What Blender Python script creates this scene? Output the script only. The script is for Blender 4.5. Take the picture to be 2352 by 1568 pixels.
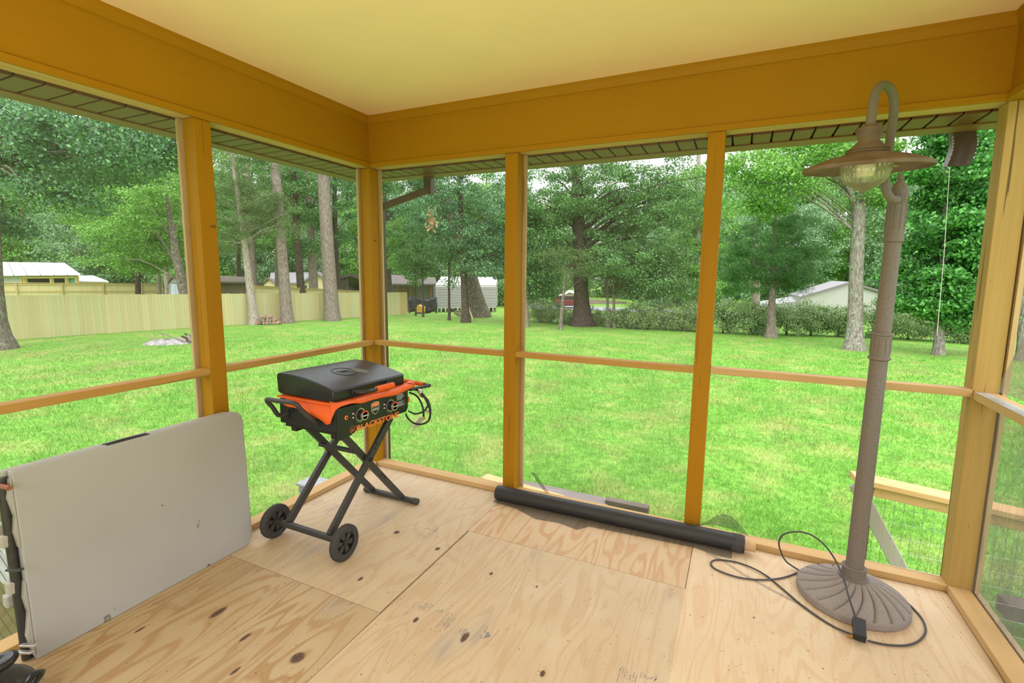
import bpy, bmesh, math, random
import numpy as np
from mathutils import Vector, Matrix

for o in list(bpy.data.objects): bpy.data.objects.remove(o)
sc = bpy.context.scene
COL = sc.collection
random.seed(7)

# ------------------------------------------------------------------ camera
FPX, CX, CY = 1118.6329, 1175.5532, 770.0145
YAW, PITCH, ROLL = .4381, -.1268, .0103
CAM = np.array([2.555, -2.9345, 1.5397])
FW = np.array([-math.sin(YAW)*math.cos(PITCH), math.cos(YAW)*math.cos(PITCH), math.sin(PITCH)])
_r = np.array([math.cos(YAW), math.sin(YAW), 0.]); _u = np.cross(_r, FW)
RT = _r*math.cos(ROLL) + _u*math.sin(ROLL)
UP = -_r*math.sin(ROLL) + _u*math.cos(ROLL)
cd = bpy.data.cameras.new('camera'); cam = bpy.data.objects.new('camera', cd); COL.objects.link(cam)
cam.matrix_world = Matrix(((RT[0], UP[0], -FW[0], CAM[0]), (RT[1], UP[1], -FW[1], CAM[1]),
                           (RT[2], UP[2], -FW[2], CAM[2]), (0, 0, 0, 1)))
cd.sensor_width = 36; cd.lens = FPX/2352*36
cd.shift_x = (1176-CX)/2352; cd.shift_y = (CY-784)/2352
cd.clip_start = .02; cd.clip_end = 600
sc.camera = cam

# ------------------------------------------------------------------ world, sun, fill light, exposure
SKY_STRENGTH = 1.12
wd = bpy.data.worlds.new('overcast_sky'); sc.world = wd; wd.use_nodes = True
nt = wd.node_tree; nt.nodes.clear()
_o = nt.nodes.new('ShaderNodeOutputWorld'); _b = nt.nodes.new('ShaderNodeBackground')
_t = nt.nodes.new('ShaderNodeTexCoord'); _s = nt.nodes.new('ShaderNodeSeparateXYZ')
_rp = nt.nodes.new('ShaderNodeValToRGB'); _rp.color_ramp.elements[0].color = (.95, .97, 1.0, 1)
_rp.color_ramp.elements[1].color = (2.3, 2.36, 2.45, 1); _rp.color_ramp.elements[1].position = 1.0
nt.links.new(_t.outputs['Generated'], _s.inputs[0]); nt.links.new(_s.outputs['Z'], _rp.inputs[0])
nt.links.new(_rp.outputs[0], _b.inputs[0]); _b.inputs[1].default_value = SKY_STRENGTH
nt.links.new(_b.outputs[0], _o.inputs[0])

sl = bpy.data.lights.new('overcast_sun', 'SUN'); sl.energy = 2.5; sl.angle = math.radians(80); sl.color = (1, .98, .94)
so = bpy.data.objects.new('overcast_sun', sl); COL.objects.link(so); so.rotation_euler = (math.radians(32), math.radians(18), 0)

al = bpy.data.lights.new('ceiling_fill', 'AREA'); al.shape = 'RECTANGLE'; al.size = 1.6; al.size_y = 1.2  # added fill behind the camera, aimed up to brighten the ceiling
al.energy = 46; al.color = (1, .87, .80)
ao = bpy.data.objects.new('ceiling_fill', al); COL.objects.link(ao)
ao.location = (2.1, -3.7, 1.0); ao.rotation_euler = (math.radians(180-18), 0, 0)

vs = sc.view_settings
vs.view_transform = 'Standard'; vs.look = 'None'; vs.gamma = 1; vs.use_curve_mapping = False; vs.exposure = .35
cy = sc.cycles
cy.max_bounces = 8; cy.diffuse_bounces = 5; cy.transparent_max_bounces = 12; cy.glossy_bounces = 3; cy.transmission_bounces = 6
cy.use_denoising = True; cy.caustics_reflective = False; cy.caustics_refractive = False

# ------------------------------------------------------------------ measured rays -> points in the place
def ray(x, y): return FW + RT*(x-CX)/FPX - UP*(y-CY)/FPX
def on_z(x, y, z=0.): d = ray(x, y); return CAM + d*(z-CAM[2])/d[2]
def on_x(x, y, X=0.): d = ray(x, y); return CAM + d*(X-CAM[0])/d[0]
def on_y(x, y, Y=0.): d = ray(x, y); return CAM + d*(Y-CAM[1])/d[1]
def deep(x, y, D): return CAM + ray(x, y)*D
def lawn_z(x, y):
    r = math.hypot(x-CAM[0], y-CAM[1])
    return -.8 - .025*min(r, 55) - .04*max(0, min(r, 55)-40)
def on_lawn(x, y):
    d = ray(x, y); lo, hi = .5, 200.
    for _ in range(60):
        m = .5*(lo+hi); p = CAM + d*m
        if p[2] > lawn_z(p[0], p[1]): lo = m
        else: hi = m
    return CAM + d*lo
def depth_of(p): return float((np.asarray(p)-CAM) @ FW)

# ------------------------------------------------------------------ mesh builder
class MB:
    def __init__(s): s.v = []; s.f = []
    def add(s, v, f):
        n = len(s.v); s.v += [tuple(map(float, p)) for p in v]; s.f += [tuple(i+n for i in q) for q in f]; return s
    def box(s, a, b, M=None):
        (x0, y0, z0), (x1, y1, z1) = a, b
        v = [(x0,y0,z0),(x1,y0,z0),(x1,y1,z0),(x0,y1,z0),(x0,y0,z1),(x1,y0,z1),(x1,y1,z1),(x0,y1,z1)]
        if M is not None: v = [tuple(M @ Vector(p)) for p in v]
        return s.add(v, [(0,3,2,1),(4,5,6,7),(0,1,5,4),(1,2,6,5),(2,3,7,6),(3,0,4,7)])
    def beam(s, p, q, w, h, up=(0, 0, 1)):
        p, q, up = Vector(p), Vector(q), Vector(up)
        d = (q-p).normalized(); a = d.cross(up).normalized()*w/2; b = a.cross(d).normalized()*h/2
        v = [p-a-b, p+a-b, p+a+b, p-a+b, q-a-b, q+a-b, q+a+b, q-a+b]
        return s.add(v, [(0,1,2,3),(7,6,5,4),(1,0,4,5),(2,1,5,6),(3,2,6,7),(0,3,7,4)])
    def tube(s, pts, r, n=10, caps=True):
        pts = [Vector(p) for p in pts]; m = len(pts)
        rr = r if hasattr(r, '__len__') else [r]*m
        base = len(s.v); prev = None
        for i, p in enumerate(pts):
            d = (pts[min(i+1, m-1)] - pts[max(i-1, 0)]).normalized()
            if prev is None:
                a = d.cross(Vector((0, 0, 1)))
                if a.length < .05: a = d.cross(Vector((1, 0, 0)))
            else: a = prev - d*prev.dot(d)
            a.normalize(); prev = a; b = d.cross(a)
            for k in range(n):
                t = 2*math.pi*k/n
                s.v.append(tuple(p + a*math.cos(t)*rr[i] + b*math.sin(t)*rr[i]))
        for i in range(m-1):
            for k in range(n):
                k2 = (k+1) % n
                s.f.append((base+i*n+k, base+i*n+k2, base+(i+1)*n+k2, base+(i+1)*n+k))
        if caps:
            s.f.append(tuple(base+k for k in reversed(range(n)))); s.f.append(tuple(base+(m-1)*n+k for k in range(n)))
        return s
    def lathe(s, prof, c=(0, 0, 0), n=24, M=None, rad=None):
        """prof: (radius, height) pairs round the local z axis"""
        base = len(s.v); m = len(prof)
        for i, (r, z) in enumerate(prof):
            for k in range(n):
                t = 2*math.pi*k/n; q = r*(rad(t, i) if rad else 1)
                p = Vector((q*math.cos(t), q*math.sin(t), z))
                if M is not None: p = M @ p
                s.v.append((p.x+c[0], p.y+c[1], p.z+c[2]))
        for i in range(m-1):
            for k in range(n):
                k2 = (k+1) % n
                s.f.append((base+i*n+k, base+i*n+k2, base+(i+1)*n+k2, base+(i+1)*n+k))
        if prof[0][0] > 1e-4: s.f.append(tuple(base+k for k in reversed(range(n))))
        if prof[-1][0] > 1e-4: s.f.append(tuple(base+(m-1)*n+k for k in range(n)))
        return s
    def prism(s, poly, off):
        """planar polygon (3d points) pushed along off"""
        n = len(poly); off = Vector(off); P = [Vector(p) for p in poly]
        return s.add(P+[p+off for p in P], [tuple(reversed(range(n))), tuple(range(n, 2*n))] +
                     [(i, (i+1) % n, n+(i+1) % n, n+i) for i in range(n)])
    def grid(s, rows, closed=False):
        base = len(s.v); m, n = len(rows), len(rows[0])
        for r in rows: s.v += [tuple(map(float, p)) for p in r]
        for i in range(m-1):
            for k in range(n if closed else n-1):
                k2 = (k+1) % n
                s.f.append((base+i*n+k, base+i*n+k2, base+(i+1)*n+k2, base+(i+1)*n+k))
        return s

def root_loc(p):
    l = Vector((0, 0, 0))
    while p is not None: l += p.location; p = p.parent
    return l
def obj(name, mb, mat, parent=None, smooth=None, bevel=0, solid=0, subsurf=0):
    me = bpy.data.meshes.new(name)
    off = root_loc(parent)
    me.from_pydata([(v[0]-off.x, v[1]-off.y, v[2]-off.z) for v in mb.v], [], mb.f)
    bm = bmesh.new(); bm.from_mesh(me); bmesh.ops.recalc_face_normals(bm, faces=bm.faces); bm.to_mesh(me); bm.free()
    if mat: me.materials.append(mat)
    if smooth is not None:
        me.polygons.foreach_set('use_smooth', [True]*len(me.polygons))
        me.set_sharp_from_angle(angle=math.radians(smooth))
    o = bpy.data.objects.new(name, me); COL.objects.link(o)
    if parent is not None: o.parent = parent
    if solid:
        m = o.modifiers.new('thick', 'SOLIDIFY'); m.thickness = solid; m.offset = 0
    if bevel:
        m = o.modifiers.new('edge', 'BEVEL'); m.width = bevel; m.segments = 2; m.limit_method = 'ANGLE'; m.angle_limit = math.radians(40)
    if subsurf:
        m = o.modifiers.new('sub', 'SUBSURF'); m.levels = subsurf; m.render_levels = subsurf
    return o
def tag(o, label, cat, group=None, kind=None):
    o['label'] = label; o['category'] = cat
    if group: o['group'] = group
    if kind: o['kind'] = kind
    return o
def thing(name, loc, label, cat, group=None):
    o = bpy.data.objects.new(name, None); COL.objects.link(o); o.location = tuple(map(float, loc)); o.empty_display_size = .1
    return tag(o, label, cat, group)
def structure(name, mb=None, mat=None, loc=(0, 0, 0), **kw):
    if mb is None:
        o = bpy.data.objects.new(name, None); COL.objects.link(o); o.location = loc
    else: o = obj(name, mb, mat, **kw)
    o['kind'] = 'structure'; return o
def share(src, name, loc, parent, rot=None, scale=None):
    o = src.copy(); o.name = name; COL.objects.link(o); o.parent = parent
    off = root_loc(parent); o.location = Vector(loc)-off
    if rot: o.rotation_euler = rot
    if scale: o.scale = scale
    return o
def smooth_path(pts, n=6):
    P = [Vector(p) for p in pts]; out = []
    for i in range(len(P)-1):
        p0, p1, p2, p3 = P[max(i-1, 0)], P[i], P[i+1], P[min(i+2, len(P)-1)]
        for k in range(n):
            t = k/n
            out.append(.5*((2*p1)+(p2-p0)*t+(2*p0-5*p1+4*p2-p3)*t*t+(3*p1-p0-3*p2+p3)*t*t*t))
    out.append(P[-1]); return out

# ------------------------------------------------------------------ materials
class NT:
    def __init__(s, name):
        s.m = bpy.data.materials.new(name); s.m.use_nodes = True; s.t = s.m.node_tree
        s.p = s.t.nodes['Principled BSDF']; s.out = s.t.nodes['Material Output']
    def n(s, kind, **kw):
        nd = s.t.nodes.new('ShaderNode'+kind)
        for k, v in kw.items(): setattr(nd, k, v)
        return nd
    def link(s, a, b): s.t.links.new(a, b)
    def coord(s, scale=(1, 1, 1), kind='Object', loc=(0, 0, 0)):
        c = s.n('TexCoord'); m = s.n('Mapping'); s.link(c.outputs[kind], m.inputs[0])
        m.inputs['Scale'].default_value = scale; m.inputs['Location'].default_value = loc
        return m.outputs[0]
    def noise(s, vec, scale, detail=4, rough=.55, dist=0):
        nd = s.n('TexNoise'); nd.inputs['Scale'].default_value = scale; nd.inputs['Detail'].default_value = detail
        nd.inputs['Roughness'].default_value = rough; nd.inputs['Distortion'].default_value = dist
        if vec is not None: s.link(vec, nd.inputs['Vector'])
        return nd.outputs[0]
    def ramp(s, fac, stops):
        r = s.n('ValToRGB'); e = r.color_ramp.elements
        while len(e) < len(stops): e.new(.5)
        for i, (p, c) in enumerate(stops): e[i].position = p; e[i].color = (*c, 1) if len(c) == 3 else c
        s.link(fac, r.inputs[0]); return r.outputs[0]
    def mix(s, fac, a, b, mode='MIX'):
        m = s.n('Mix', data_type='RGBA', blend_type=mode)
        for sock, v in ((m.inputs[0], fac), (m.inputs[6], a), (m.inputs[7], b)):
            if isinstance(v, (int, float)): sock.default_value = v
            elif isinstance(v, tuple): sock.default_value = (*v, 1)
            else: s.link(v, sock)
        return m.outputs[2]
    def math(s, op, a, b=None, c=None):
        m = s.n('Math', operation=op)
        for i, v in enumerate((a, b, c)):
            if v is None: continue
            if isinstance(v, (int, float)): m.inputs[i].default_value = v
            else: s.link(v, m.inputs[i])
        return m.outputs[0]
    def bump(s, h, strength=.3, dist=.01):
        b = s.n('Bump'); b.inputs['Strength'].default_value = strength; b.inputs['Distance'].default_value = dist
        s.link(h, b.inputs['Height']); s.link(b.outputs[0], s.p.inputs['Normal']); return b
    def base(s, c):
        if isinstance(c, tuple): s.p.inputs['Base Color'].default_value = (*c, 1)
        else: s.link(c, s.p.inputs['Base Color'])
    def set(s, rough=.5, metal=0, spec=.5):
        s.p.inputs['Roughness'].default_value = rough; s.p.inputs['Metallic'].default_value = metal
        s.p.inputs['Specular IOR Level'].default_value = spec; return s

def plain(name, c, rough=.5, metal=0, spec=.5, var=.12, scale=30, bump=0):
    m = NT(name); f = m.noise(m.coord(), scale, 3)
    d = tuple(x*(1-var) for x in c); l = tuple(min(1, x*(1+var)) for x in c)
    m.base(m.ramp(f, [(.3, d), (.7, l)])); m.set(rough, metal, spec)
    if bump: m.bump(f, bump, .004)
    return m.m
def paint_mat(name, c, c2, axis, worn=0.):
    """painted wood: faint grain along axis, optional specks and checks where the coat is worn"""
    m = NT(name); sc_ = [34, 34, 34]; sc_['xyz'.index(axis)] = 1.2
    g = m.noise(m.coord(tuple(sc_)), 1.6, 4, .6)
    blotch = m.noise(m.coord(), 1.7, 2)
    col = m.ramp(blotch, [(.3, c), (.75, c2)])
    col = m.mix(m.math('MULTIPLY', m.ramp(g, [(.42, (1, 1, 1)), (.6, (0, 0, 0))]), .10+.12*worn), col, tuple(x*.72 for x in c))
    if worn:
        k = m.noise(m.coord(), 46, 2, .5)
        col = m.mix(m.math('MULTIPLY', m.ramp(k, [(.70, (0, 0, 0)), (.76, (1, 1, 1))]), .55*worn), col, (.12, .07, .03))
        sc2 = [90, 90, 90]; sc2['xyz'.index(axis)] = 2.2
        chk = m.noise(m.coord(tuple(sc2)), .55, 2, .5)
        col = m.mix(m.math('MULTIPLY', m.ramp(chk, [(.655, (0, 0, 0)), (.68, (1, 1, 1))]), .85*worn), col, (.09, .05, .02))
    m.base(col); m.set(.6, 0, .18); m.bump(g, .25, .003); return m.m
Y1, Y2 = (.365, .168, .004), (.395, .186, .006)
PAINT_X = paint_mat('yellow_paint_x', Y1, Y2, 'x'); PAINT_Y = paint_mat('yellow_paint_y', Y1, Y2, 'y'); PAINT_Z = paint_mat('yellow_paint_z', Y1, Y2, 'z', .45)
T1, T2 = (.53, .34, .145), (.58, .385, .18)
RAIL_X = paint_mat('rail_paint_x', (.44, .24, .055), (.48, .275, .08), 'x', .4); RAIL_Y = paint_mat('rail_paint_y', (.44, .25, .06), (.48, .28, .085), 'y', .4)
SILL_X = paint_mat('tan_paint_x', T1, T2, 'x', .5); SILL_Y = paint_mat('tan_paint_y', T1, T2, 'y', .5); POST_W = paint_mat('lit_worn_post_paint', (.43, .275, .085), (.47, .30, .105), 'z', 1.)
CEIL = plain('ceiling_paint', (.97, .735, .45), .6, var=.02, scale=4)
BATTEN = paint_mat('batten_wood', (.52, .36, .18), (.6, .43, .24), 'z', .6)
GAP = plain('dark_gap', (.02, .016, .012), .9)
SOFF = plain('olive_vinyl', (.132, .042, .009), .45, var=.06, scale=8)
SOFFP = NT('perforated_vinyl'); _v = SOFFP.n('TexVoronoi'); SOFFP.link(SOFFP.coord(), _v.inputs['Vector']); _v.inputs['Scale'].default_value = 110; _v.inputs['Randomness'].default_value = .12
SOFFP.base(SOFFP.ramp(_v.outputs['Distance'], [(.28, (.05, .03, .012)), (.40, (.132, .042, .009))])); SOFFP.set(.45); SOFFP = SOFFP.m
FASC = plain('brown_fascia', (.20, .095, .035), .5, var=.06, scale=6)
DSP = plain('brown_downspout', (.075, .042, .026), .4, var=.1, scale=10)
SIDING = plain('house_siding', (.72, .66, .52), .6, var=.03, scale=5)

KNOTS = [(.498,-1.654,.020,.050),(.746,-1.703,.012,.034),(1.034,-1.686,.030,.036),(.872,-1.837,.009,.028),(1.101,-.785,.016,.020),(.784,-.745,.020,.024),
         (1.331,-1.302,.012,.022),(1.582,-1.297,.016,.038),(1.477,-.855,.010,.018),(.904,-1.184,.011,.022),(1.729,-.85,.006,.012),(1.95,-1.33,.012,.02),(.30,-1.87,.008,.028),(2.70,-.62,.005,.008),(2.9,-.98,.007,.009)]
def plywood(name, seed, orange, tint=(1, 1, 1), grain=1.):
    m = NT(name); co = m.n('TexCoord'); P = co.outputs['Object']
    def mapped(scale, loc=(0, 0, 0)):
        q = m.n('Mapping'); m.link(P, q.inputs[0]); q.inputs['Scale'].default_value = scale; q.inputs['Location'].default_value = loc; return q.outputs[0]
    field = m.noise(mapped((3.6, .62, 1), (seed*3.7, seed*1.9, 0)), 1.35, 2.6, .48, .5)
    dark = None
    for (kx, ky, rx, ry) in KNOTS:
        q = m.n('Mapping'); m.link(P, q.inputs[0]); q.inputs['Location'].default_value = (-kx, -ky, 0)
        s_ = m.n('VectorMath', operation='MULTIPLY'); m.link(q.outputs[0], s_.inputs[0]); s_.inputs[1].default_value = (1/rx, 1/ry, 0)
        l_ = m.n('VectorMath', operation='LENGTH'); m.link(s_.outputs[0], l_.inputs[0]); d = l_.outputs['Value']
        bumpv = m.math('MULTIPLY', m.math('POWER', 2.718, m.math('MULTIPLY', m.math('MULTIPLY', d, d), -.06)), .085)
        field = m.math('ADD', field, bumpv)
        k = m.math('LESS_THAN', d, 1.0) if False else m.ramp(d, [(.62, (1, 1, 1)), (1., (0, 0, 0))])
        dark = k if dark is None else m.math('MAXIMUM', dark, k)
    rings = m.math('PINGPONG', m.math('MULTIPLY', field, 24), 1.)
    fine = m.noise(mapped((150, 5, 1)), 1., 3, .6)
    mott = m.noise(mapped((3, 3, 1), (seed, 0, 0)), 1.4, 3)
    lo = tuple(a*b for a, b in zip((.53, .40, .255), tint)); hi = tuple(a*b for a, b in zip((.40, .21, .078) if orange < .5 else (.45, .24, .11), tint))
    pale = m.ramp(mott, [(.3, lo), (.7, tuple(a*b for a, b in zip((.575, .455, .305), tint)))])
    col = m.mix(m.math('MULTIPLY', m.ramp(rings, [(.5, (0, 0, 0)), (.86, (1, 1, 1)), (1, (.75, .75, .75))]), m.math('MULTIPLY_ADD', m.ramp(mott, [(.25, (.2, .2, .2)), (.75, (1, 1, 1))]), grain*.50, grain*(.08+.22*orange))), pale, hi)
    col = m.mix(m.math('MULTIPLY', m.ramp(fine, [(.5, (0, 0, 0)), (.7, (1, 1, 1))]), .18), col, (.34, .21, .10))
    stain = m.noise(mapped((2.2, .8, 1), (4+seed, 2, 0)), 1.5, 4, .6)
    col = m.mix(m.math('MULTIPLY', m.ramp(stain, [(.62, (0, 0, 0)), (.75, (1, 1, 1))]), .4), col, (.33, .31, .28))
    for (kx, ky, rx, ry, st) in ((.62, -.62, .05, .26, .55), (.50, -1.14, .05, .15, .6), (.60, -1.24, .03, .08, .5), (2.33, -.62, .05, .10, .35), (1.62, -.60, .06, .14, .3), (.95, -.72, .07, .07, .3), (1.55, -1.40, .03, .10, .5)):
        q = m.n('Mapping'); m.link(P, q.inputs[0]); q.inputs['Location'].default_value = (-kx, -ky, 0)
        s_ = m.n('VectorMath', operation='MULTIPLY'); m.link(q.outputs[0], s_.inputs[0]); s_.inputs[1].default_value = (1/rx, 1/ry, 0)
        l_ = m.n('VectorMath', operation='LENGTH'); m.link(s_.outputs[0], l_.inputs[0])
        streak = m.ramp(m.noise(mapped((26, 1.6, 1)), 1., 3, .6), [(.35, (0, 0, 0)), (.62, (1, 1, 1))])
        col = m.mix(m.math('MULTIPLY', m.math('MULTIPLY', m.ramp(l_.outputs['Value'], [(.2, (1, 1, 1)), (1., (0, 0, 0))]), streak), st), col, (.22, .23, .225))
    speck = m.noise(mapped((1, .8, 1)), 95, 1, .4)
    col = m.mix(m.math('MULTIPLY', m.ramp(speck, [(.735, (0, 0, 0)), (.76, (1, 1, 1))]), .8), col, (.10, .06, .04))
    col = m.mix(dark, col, m.ramp(m.noise(mapped((1, 1, 1)), 160, 2), [(.35, (.045, .025, .018)), (.7, (.20, .11, .07))]))
    m.base(col); m.set(.62, 0, .3); m.bump(fine, .12, .002); return m.m
PLY = [plywood('plywood_a', 1., .35, (1, 1, 1), .55), plywood('plywood_b', 2.3, .3, (.86, .84, .76), 1.3), plywood('plywood_c', 4.1, .9, (1.02, .96, .90), 1.), plywood('plywood_d', 5.2, .5, (1.16, 1.15, 1.15), .6)]  # sheet tones vary; left tinted darker, right paler, to carry the light's falloff

def screen_mat(name, cover, c=(.30, .31, .31), wrinkle=0.):
    m = NT(name); m.t.nodes.remove(m.p)
    tr = m.n('BsdfTransparent'); df = m.n('BsdfDiffuse'); df.inputs[0].default_value = (*c, 1); mx = m.n('MixShader')
    if wrinkle:
        f = m.noise(m.coord((1, 9, 1.3)), 1.5, 4, .6, .4)
        m.link(m.ramp(f, [(.40, (cover,)*3), (.72, (min(1, cover+wrinkle),)*3)]), mx.inputs[0])
    else: mx.inputs[0].default_value = cover
    m.link(tr.outputs[0], mx.inputs[1]); m.link(df.outputs[0], mx.inputs[2]); m.link(mx.outputs[0], m.out.inputs[0]); return m.m
SCREEN = screen_mat('insect_screen', .13, (.24, .25, .24)); SCREEN_R = screen_mat('slack_insect_screen', .50, (.24, .25, .255), .3); SCREEN_L = screen_mat('loose_black_screen', .55, (.10, .10, .095)); SCREEN_F = screen_mat('folded_grey_screen', .55, (.42, .40, .34), .15)

# ================================================================== SETTING: porch shell
W = 3.565; H = 2.305; ZC = 2.667; RT_Z, RB_Z = 1.014, .9776; SZ = .035; YB = -4.5; ST = .089
# floor ------------------------------------------------------------
floor = structure('floor', MB().box((-.09, YB, -.06), (W+.1, .09, -.018)), plain('subfloor', (.35, .24, .13), .8))
sheets = [(-.0, -1.335, 1.154, 0., 0), (1.157, -.541, 2.395, 0., 2), (2.398, -2.44, W, 0., 3), (-.0, -3.7, 1.154, -1.338, 1), (1.157, -1.76, 2.395, -.544, 1), (1.157, -4.2, 2.395, -1.763, 0), (2.398, YB, W, -2.443, 1), (0., YB, 1.154, -3.703, 2)]
sheets = [(0, -1.334, 1.1525, 0, 0), (1.1555, -.5395, 2.3945, 0, 2), (2.3975, -2.44, W, 0, 3), (0, -3.77, 1.1605, -1.337, 1), (1.1635, -2.98, 2.3985, -.5425, 0), (2.4015, YB, W, -2.443, 1), (0, YB, 1.1605, -3.773, 2), (1.1635, YB, 2.3985, -2.983, 2)]
for (x0, y0, x1, y1, k) in sheets:
    obj('plywood_sheet', MB().box((x0, y0, -.018), (x1, y1, 0)), PLY[k], floor, bevel=.0008)
# ceiling ------------------------------------------------------------
ceil = structure('ceiling', MB().box((-.1, YB, ZC), (W+.1, .1, ZC+.05)), CEIL)
# left wall ----------------------------------------------------------
wl = structure('wall_left')
obj('header_beam', MB().box((-ST-.02, YB, H+.03), (0, 0, ZC)), PAINT_Y, wl)
obj('header_strip', MB().box((-.008, YB, H), (.012, .012, H+.032)), PAINT_Y, wl, bevel=.003); obj('lit_head_plate', MB().box((-ST-.02, YB, H+.002), (-.008, 0, H+.032)), SILL_Y, wl)  # header underside coloured paler, in place of light thrown up by the lawn
obj('ceiling_molding', MB().prism([(0, YB, ZC), (.022, YB, ZC), (.02, YB, ZC-.02), (.008, YB, ZC-.055), (0, YB, ZC-.058)], (0, -YB, 0)), PAINT_Y, wl)
for (y0, y1) in ((-1.292, -1.203), (-2.6, -2.511), (-3.8, -3.711)):
    obj('stud', MB().box((-ST, y0, 0), (0, y1, H)), PAINT_Z, wl, bevel=.003)
    for yy in (y0-.022, y1-.018): obj('batten', MB().box((-ST-.024, yy, 0), (-ST-.006, yy+.04, H)), BATTEN, wl)
obj('corner_post', MB().box((-ST, 0, 0), (0, ST, H)), PAINT_Z, wl, bevel=.003)
obj('batten', MB().box((-ST-.024, -.022, 0), (-ST-.006, .02, H)), BATTEN, wl)
for (y0, y1) in ((-1.203, 0), (-2.511, -1.292), (-3.711, -2.6), (YB, -3.8)):
    obj('rail', MB().box((-.066, y0, RB_Z), (0, y1, RT_Z)), RAIL_Y, wl, bevel=.003)
    obj('sill_board', MB().box((-ST, y0, 0), (0, y1, SZ)), SILL_Y, wl, bevel=.003)
wl['kind'] = 'structure'
# back wall ----------------------------------------------------------
wb = structure('wall_back')
obj('header_beam', MB().box((-.11, 0, H+.03), (W+.11, ST+.02, ZC)), PAINT_X, wb)
obj('header_strip', MB().box((.012, -.012, H), (W-.012, .008, H+.032)), PAINT_X, wb, bevel=.003); obj('lit_head_plate', MB().box((0, .008, H+.002), (W, ST+.02, H+.032)), SILL_X, wb)  # paler underside colour stands for light from the grass below
obj('ceiling_molding', MB().prism([(0, 0, ZC), (0, -.022, ZC), (0, -.02, ZC-.02), (0, -.008, ZC-.055), (0, 0, ZC-.058)], (W, 0, 0)), PAINT_X, wb)
for (x0, x1, xb0, xb1) in ((1.1205, 1.2094, 1.1205, 1.2094), (2.340, 2.427, 2.331, 2.419)):
    v = [(xb0, 0, 0), (xb1, 0, 0), (xb1, ST, 0), (xb0, ST, 0)]
    m_ = MB().add(v+[(x0, 0, H), (x1, 0, H), (x1, ST, H), (x0, ST, H)], [(0,3,2,1),(4,5,6,7),(0,1,5,4),(1,2,6,5),(2,3,7,6),(3,0,4,7)])
    obj('stud', m_, PAINT_Z, wb, bevel=.003)
    if x0 < 2:
        for xx in (x0-.022, x1-.018): obj('batten', MB().box((xx, ST+.006, 0), (xx+.04, ST+.024, H)), BATTEN, wb)
obj('batten', MB().box((-.02, ST+.006, 0), (.022, ST+.024, H)), BATTEN, wb)
for (x0, x1, dz) in ((0, 1.1205, 0), (1.2094, 2.336, .003), (2.424, W+.006, .008)):
    obj('rail', MB().box((x0, 0, RB_Z+dz), (x1, .066, RT_Z+dz)), SILL_X if x0 > 2 else RAIL_X, wb, bevel=.003)
    obj('sill_board', MB().box((x0, 0, 0), (x1, ST, SZ)), SILL_X, wb, bevel=.003)
# right wall (corner post leans a touch, as measured) -----------------
wr = structure('wall_right')
v = [(W, 0, 0), (W+.098, 0, 0), (W+.098, ST+.01, 0), (W, ST+.01, 0)]; t = -.008
obj('corner_post', MB().add(v+[(a+t, b, H) for a, b, _ in v], [(0,3,2,1),(4,5,6,7),(0,1,5,4),(1,2,6,5),(2,3,7,6),(3,0,4,7)]), POST_W, wr, bevel=.003)
obj('batten', MB().box((W+.100, -.012, 0), (W+.119, .06, H)), BATTEN, wr)
obj('header_beam', MB().box((W-.008, YB, H+.03), (W+.12, 0, ZC)), PAINT_Y, wr)
obj('header_strip', MB().box((W-.02, YB, H), (W+.12, .012, H+.032)), PAINT_Y, wr, bevel=.003)
obj('ceiling_molding', MB().prism([(W, YB, ZC), (W-.03, YB, ZC), (W-.028, YB, ZC-.02), (W-.014, YB, ZC-.055), (W-.006, YB, ZC-.058)], (0, -YB, 0)), PAINT_Y, wr)
for (y0, y1) in ((-1.3, -1.211), (-2.6, -2.511), (-3.9, -3.811)):
    obj('stud', MB().box((W, y0, 0), (W+ST, y1, H)), PAINT_Z, wr, bevel=.003)
for (y0, y1) in ((-1.211, 0), (-2.511, -1.3), (-3.811, -2.6)):
    obj('rail', MB().box((W, y0, RB_Z), (W+ST, y1, RT_Z)), SILL_Y, wr, bevel=.003)
    obj('sill_board', MB().box((W, y0, 0), (W+ST, y1, SZ+.003)), SILL_Y, wr, bevel=.003)
    obj('batten', MB().box((W+ST+.008, y0, -.01), (W+ST+.03, y1, SZ+.004)), BATTEN, wr)
# wall of the house behind the camera ---------------------------------
wf = structure('wall_front')
for (x0, x1, z0, z1) in ((-.1, .25, 0, ZC), (3.4, W+.1, 0, ZC), (.25, 3.4, 2.25, ZC)):
    obj('wall_panel', MB().box((x0, YB-.06, z0), (x1, YB, z1)), SIDING, wf)

# screens: what the openings are filled with ---------------------------
def pane(name, pts, mat):
    return structure(name, MB().add(pts, [(0, 1, 2, 3)]), mat)
xs = -ST-.004; ysb = ST+.004
for i, (y0, y1) in enumerate(((-1.203, 0), (-2.511, -1.292), (-3.711, -2.6))):
    pane('window_%d' % (i+1), [(xs, y0, SZ), (xs, y1, SZ), (xs, y1, H), (xs, y0, H)], SCREEN)
for i, (x0, x1) in enumerate(((0, 1.1205), (1.2094, 2.335))):
    pane('window_%d' % (i+4), [(x0, ysb, SZ), (x1, ysb, SZ), (x1, ysb, H), (x0, ysb, H)], SCREEN)
pane('window_6', [(W+ST+.004, -1.211, SZ), (W+ST+.004, 0.0, SZ), (W+ST+.004, 0.0, RB_Z), (W+ST+.004, -1.211, RB_Z)], SCREEN_R)
pane('window_7', [(W+ST+.004, -2.511, SZ), (W+ST+.004, -1.3, SZ), (W+ST+.004, -1.3, H), (W+ST+.004, -2.511, H)], SCREEN)

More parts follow.
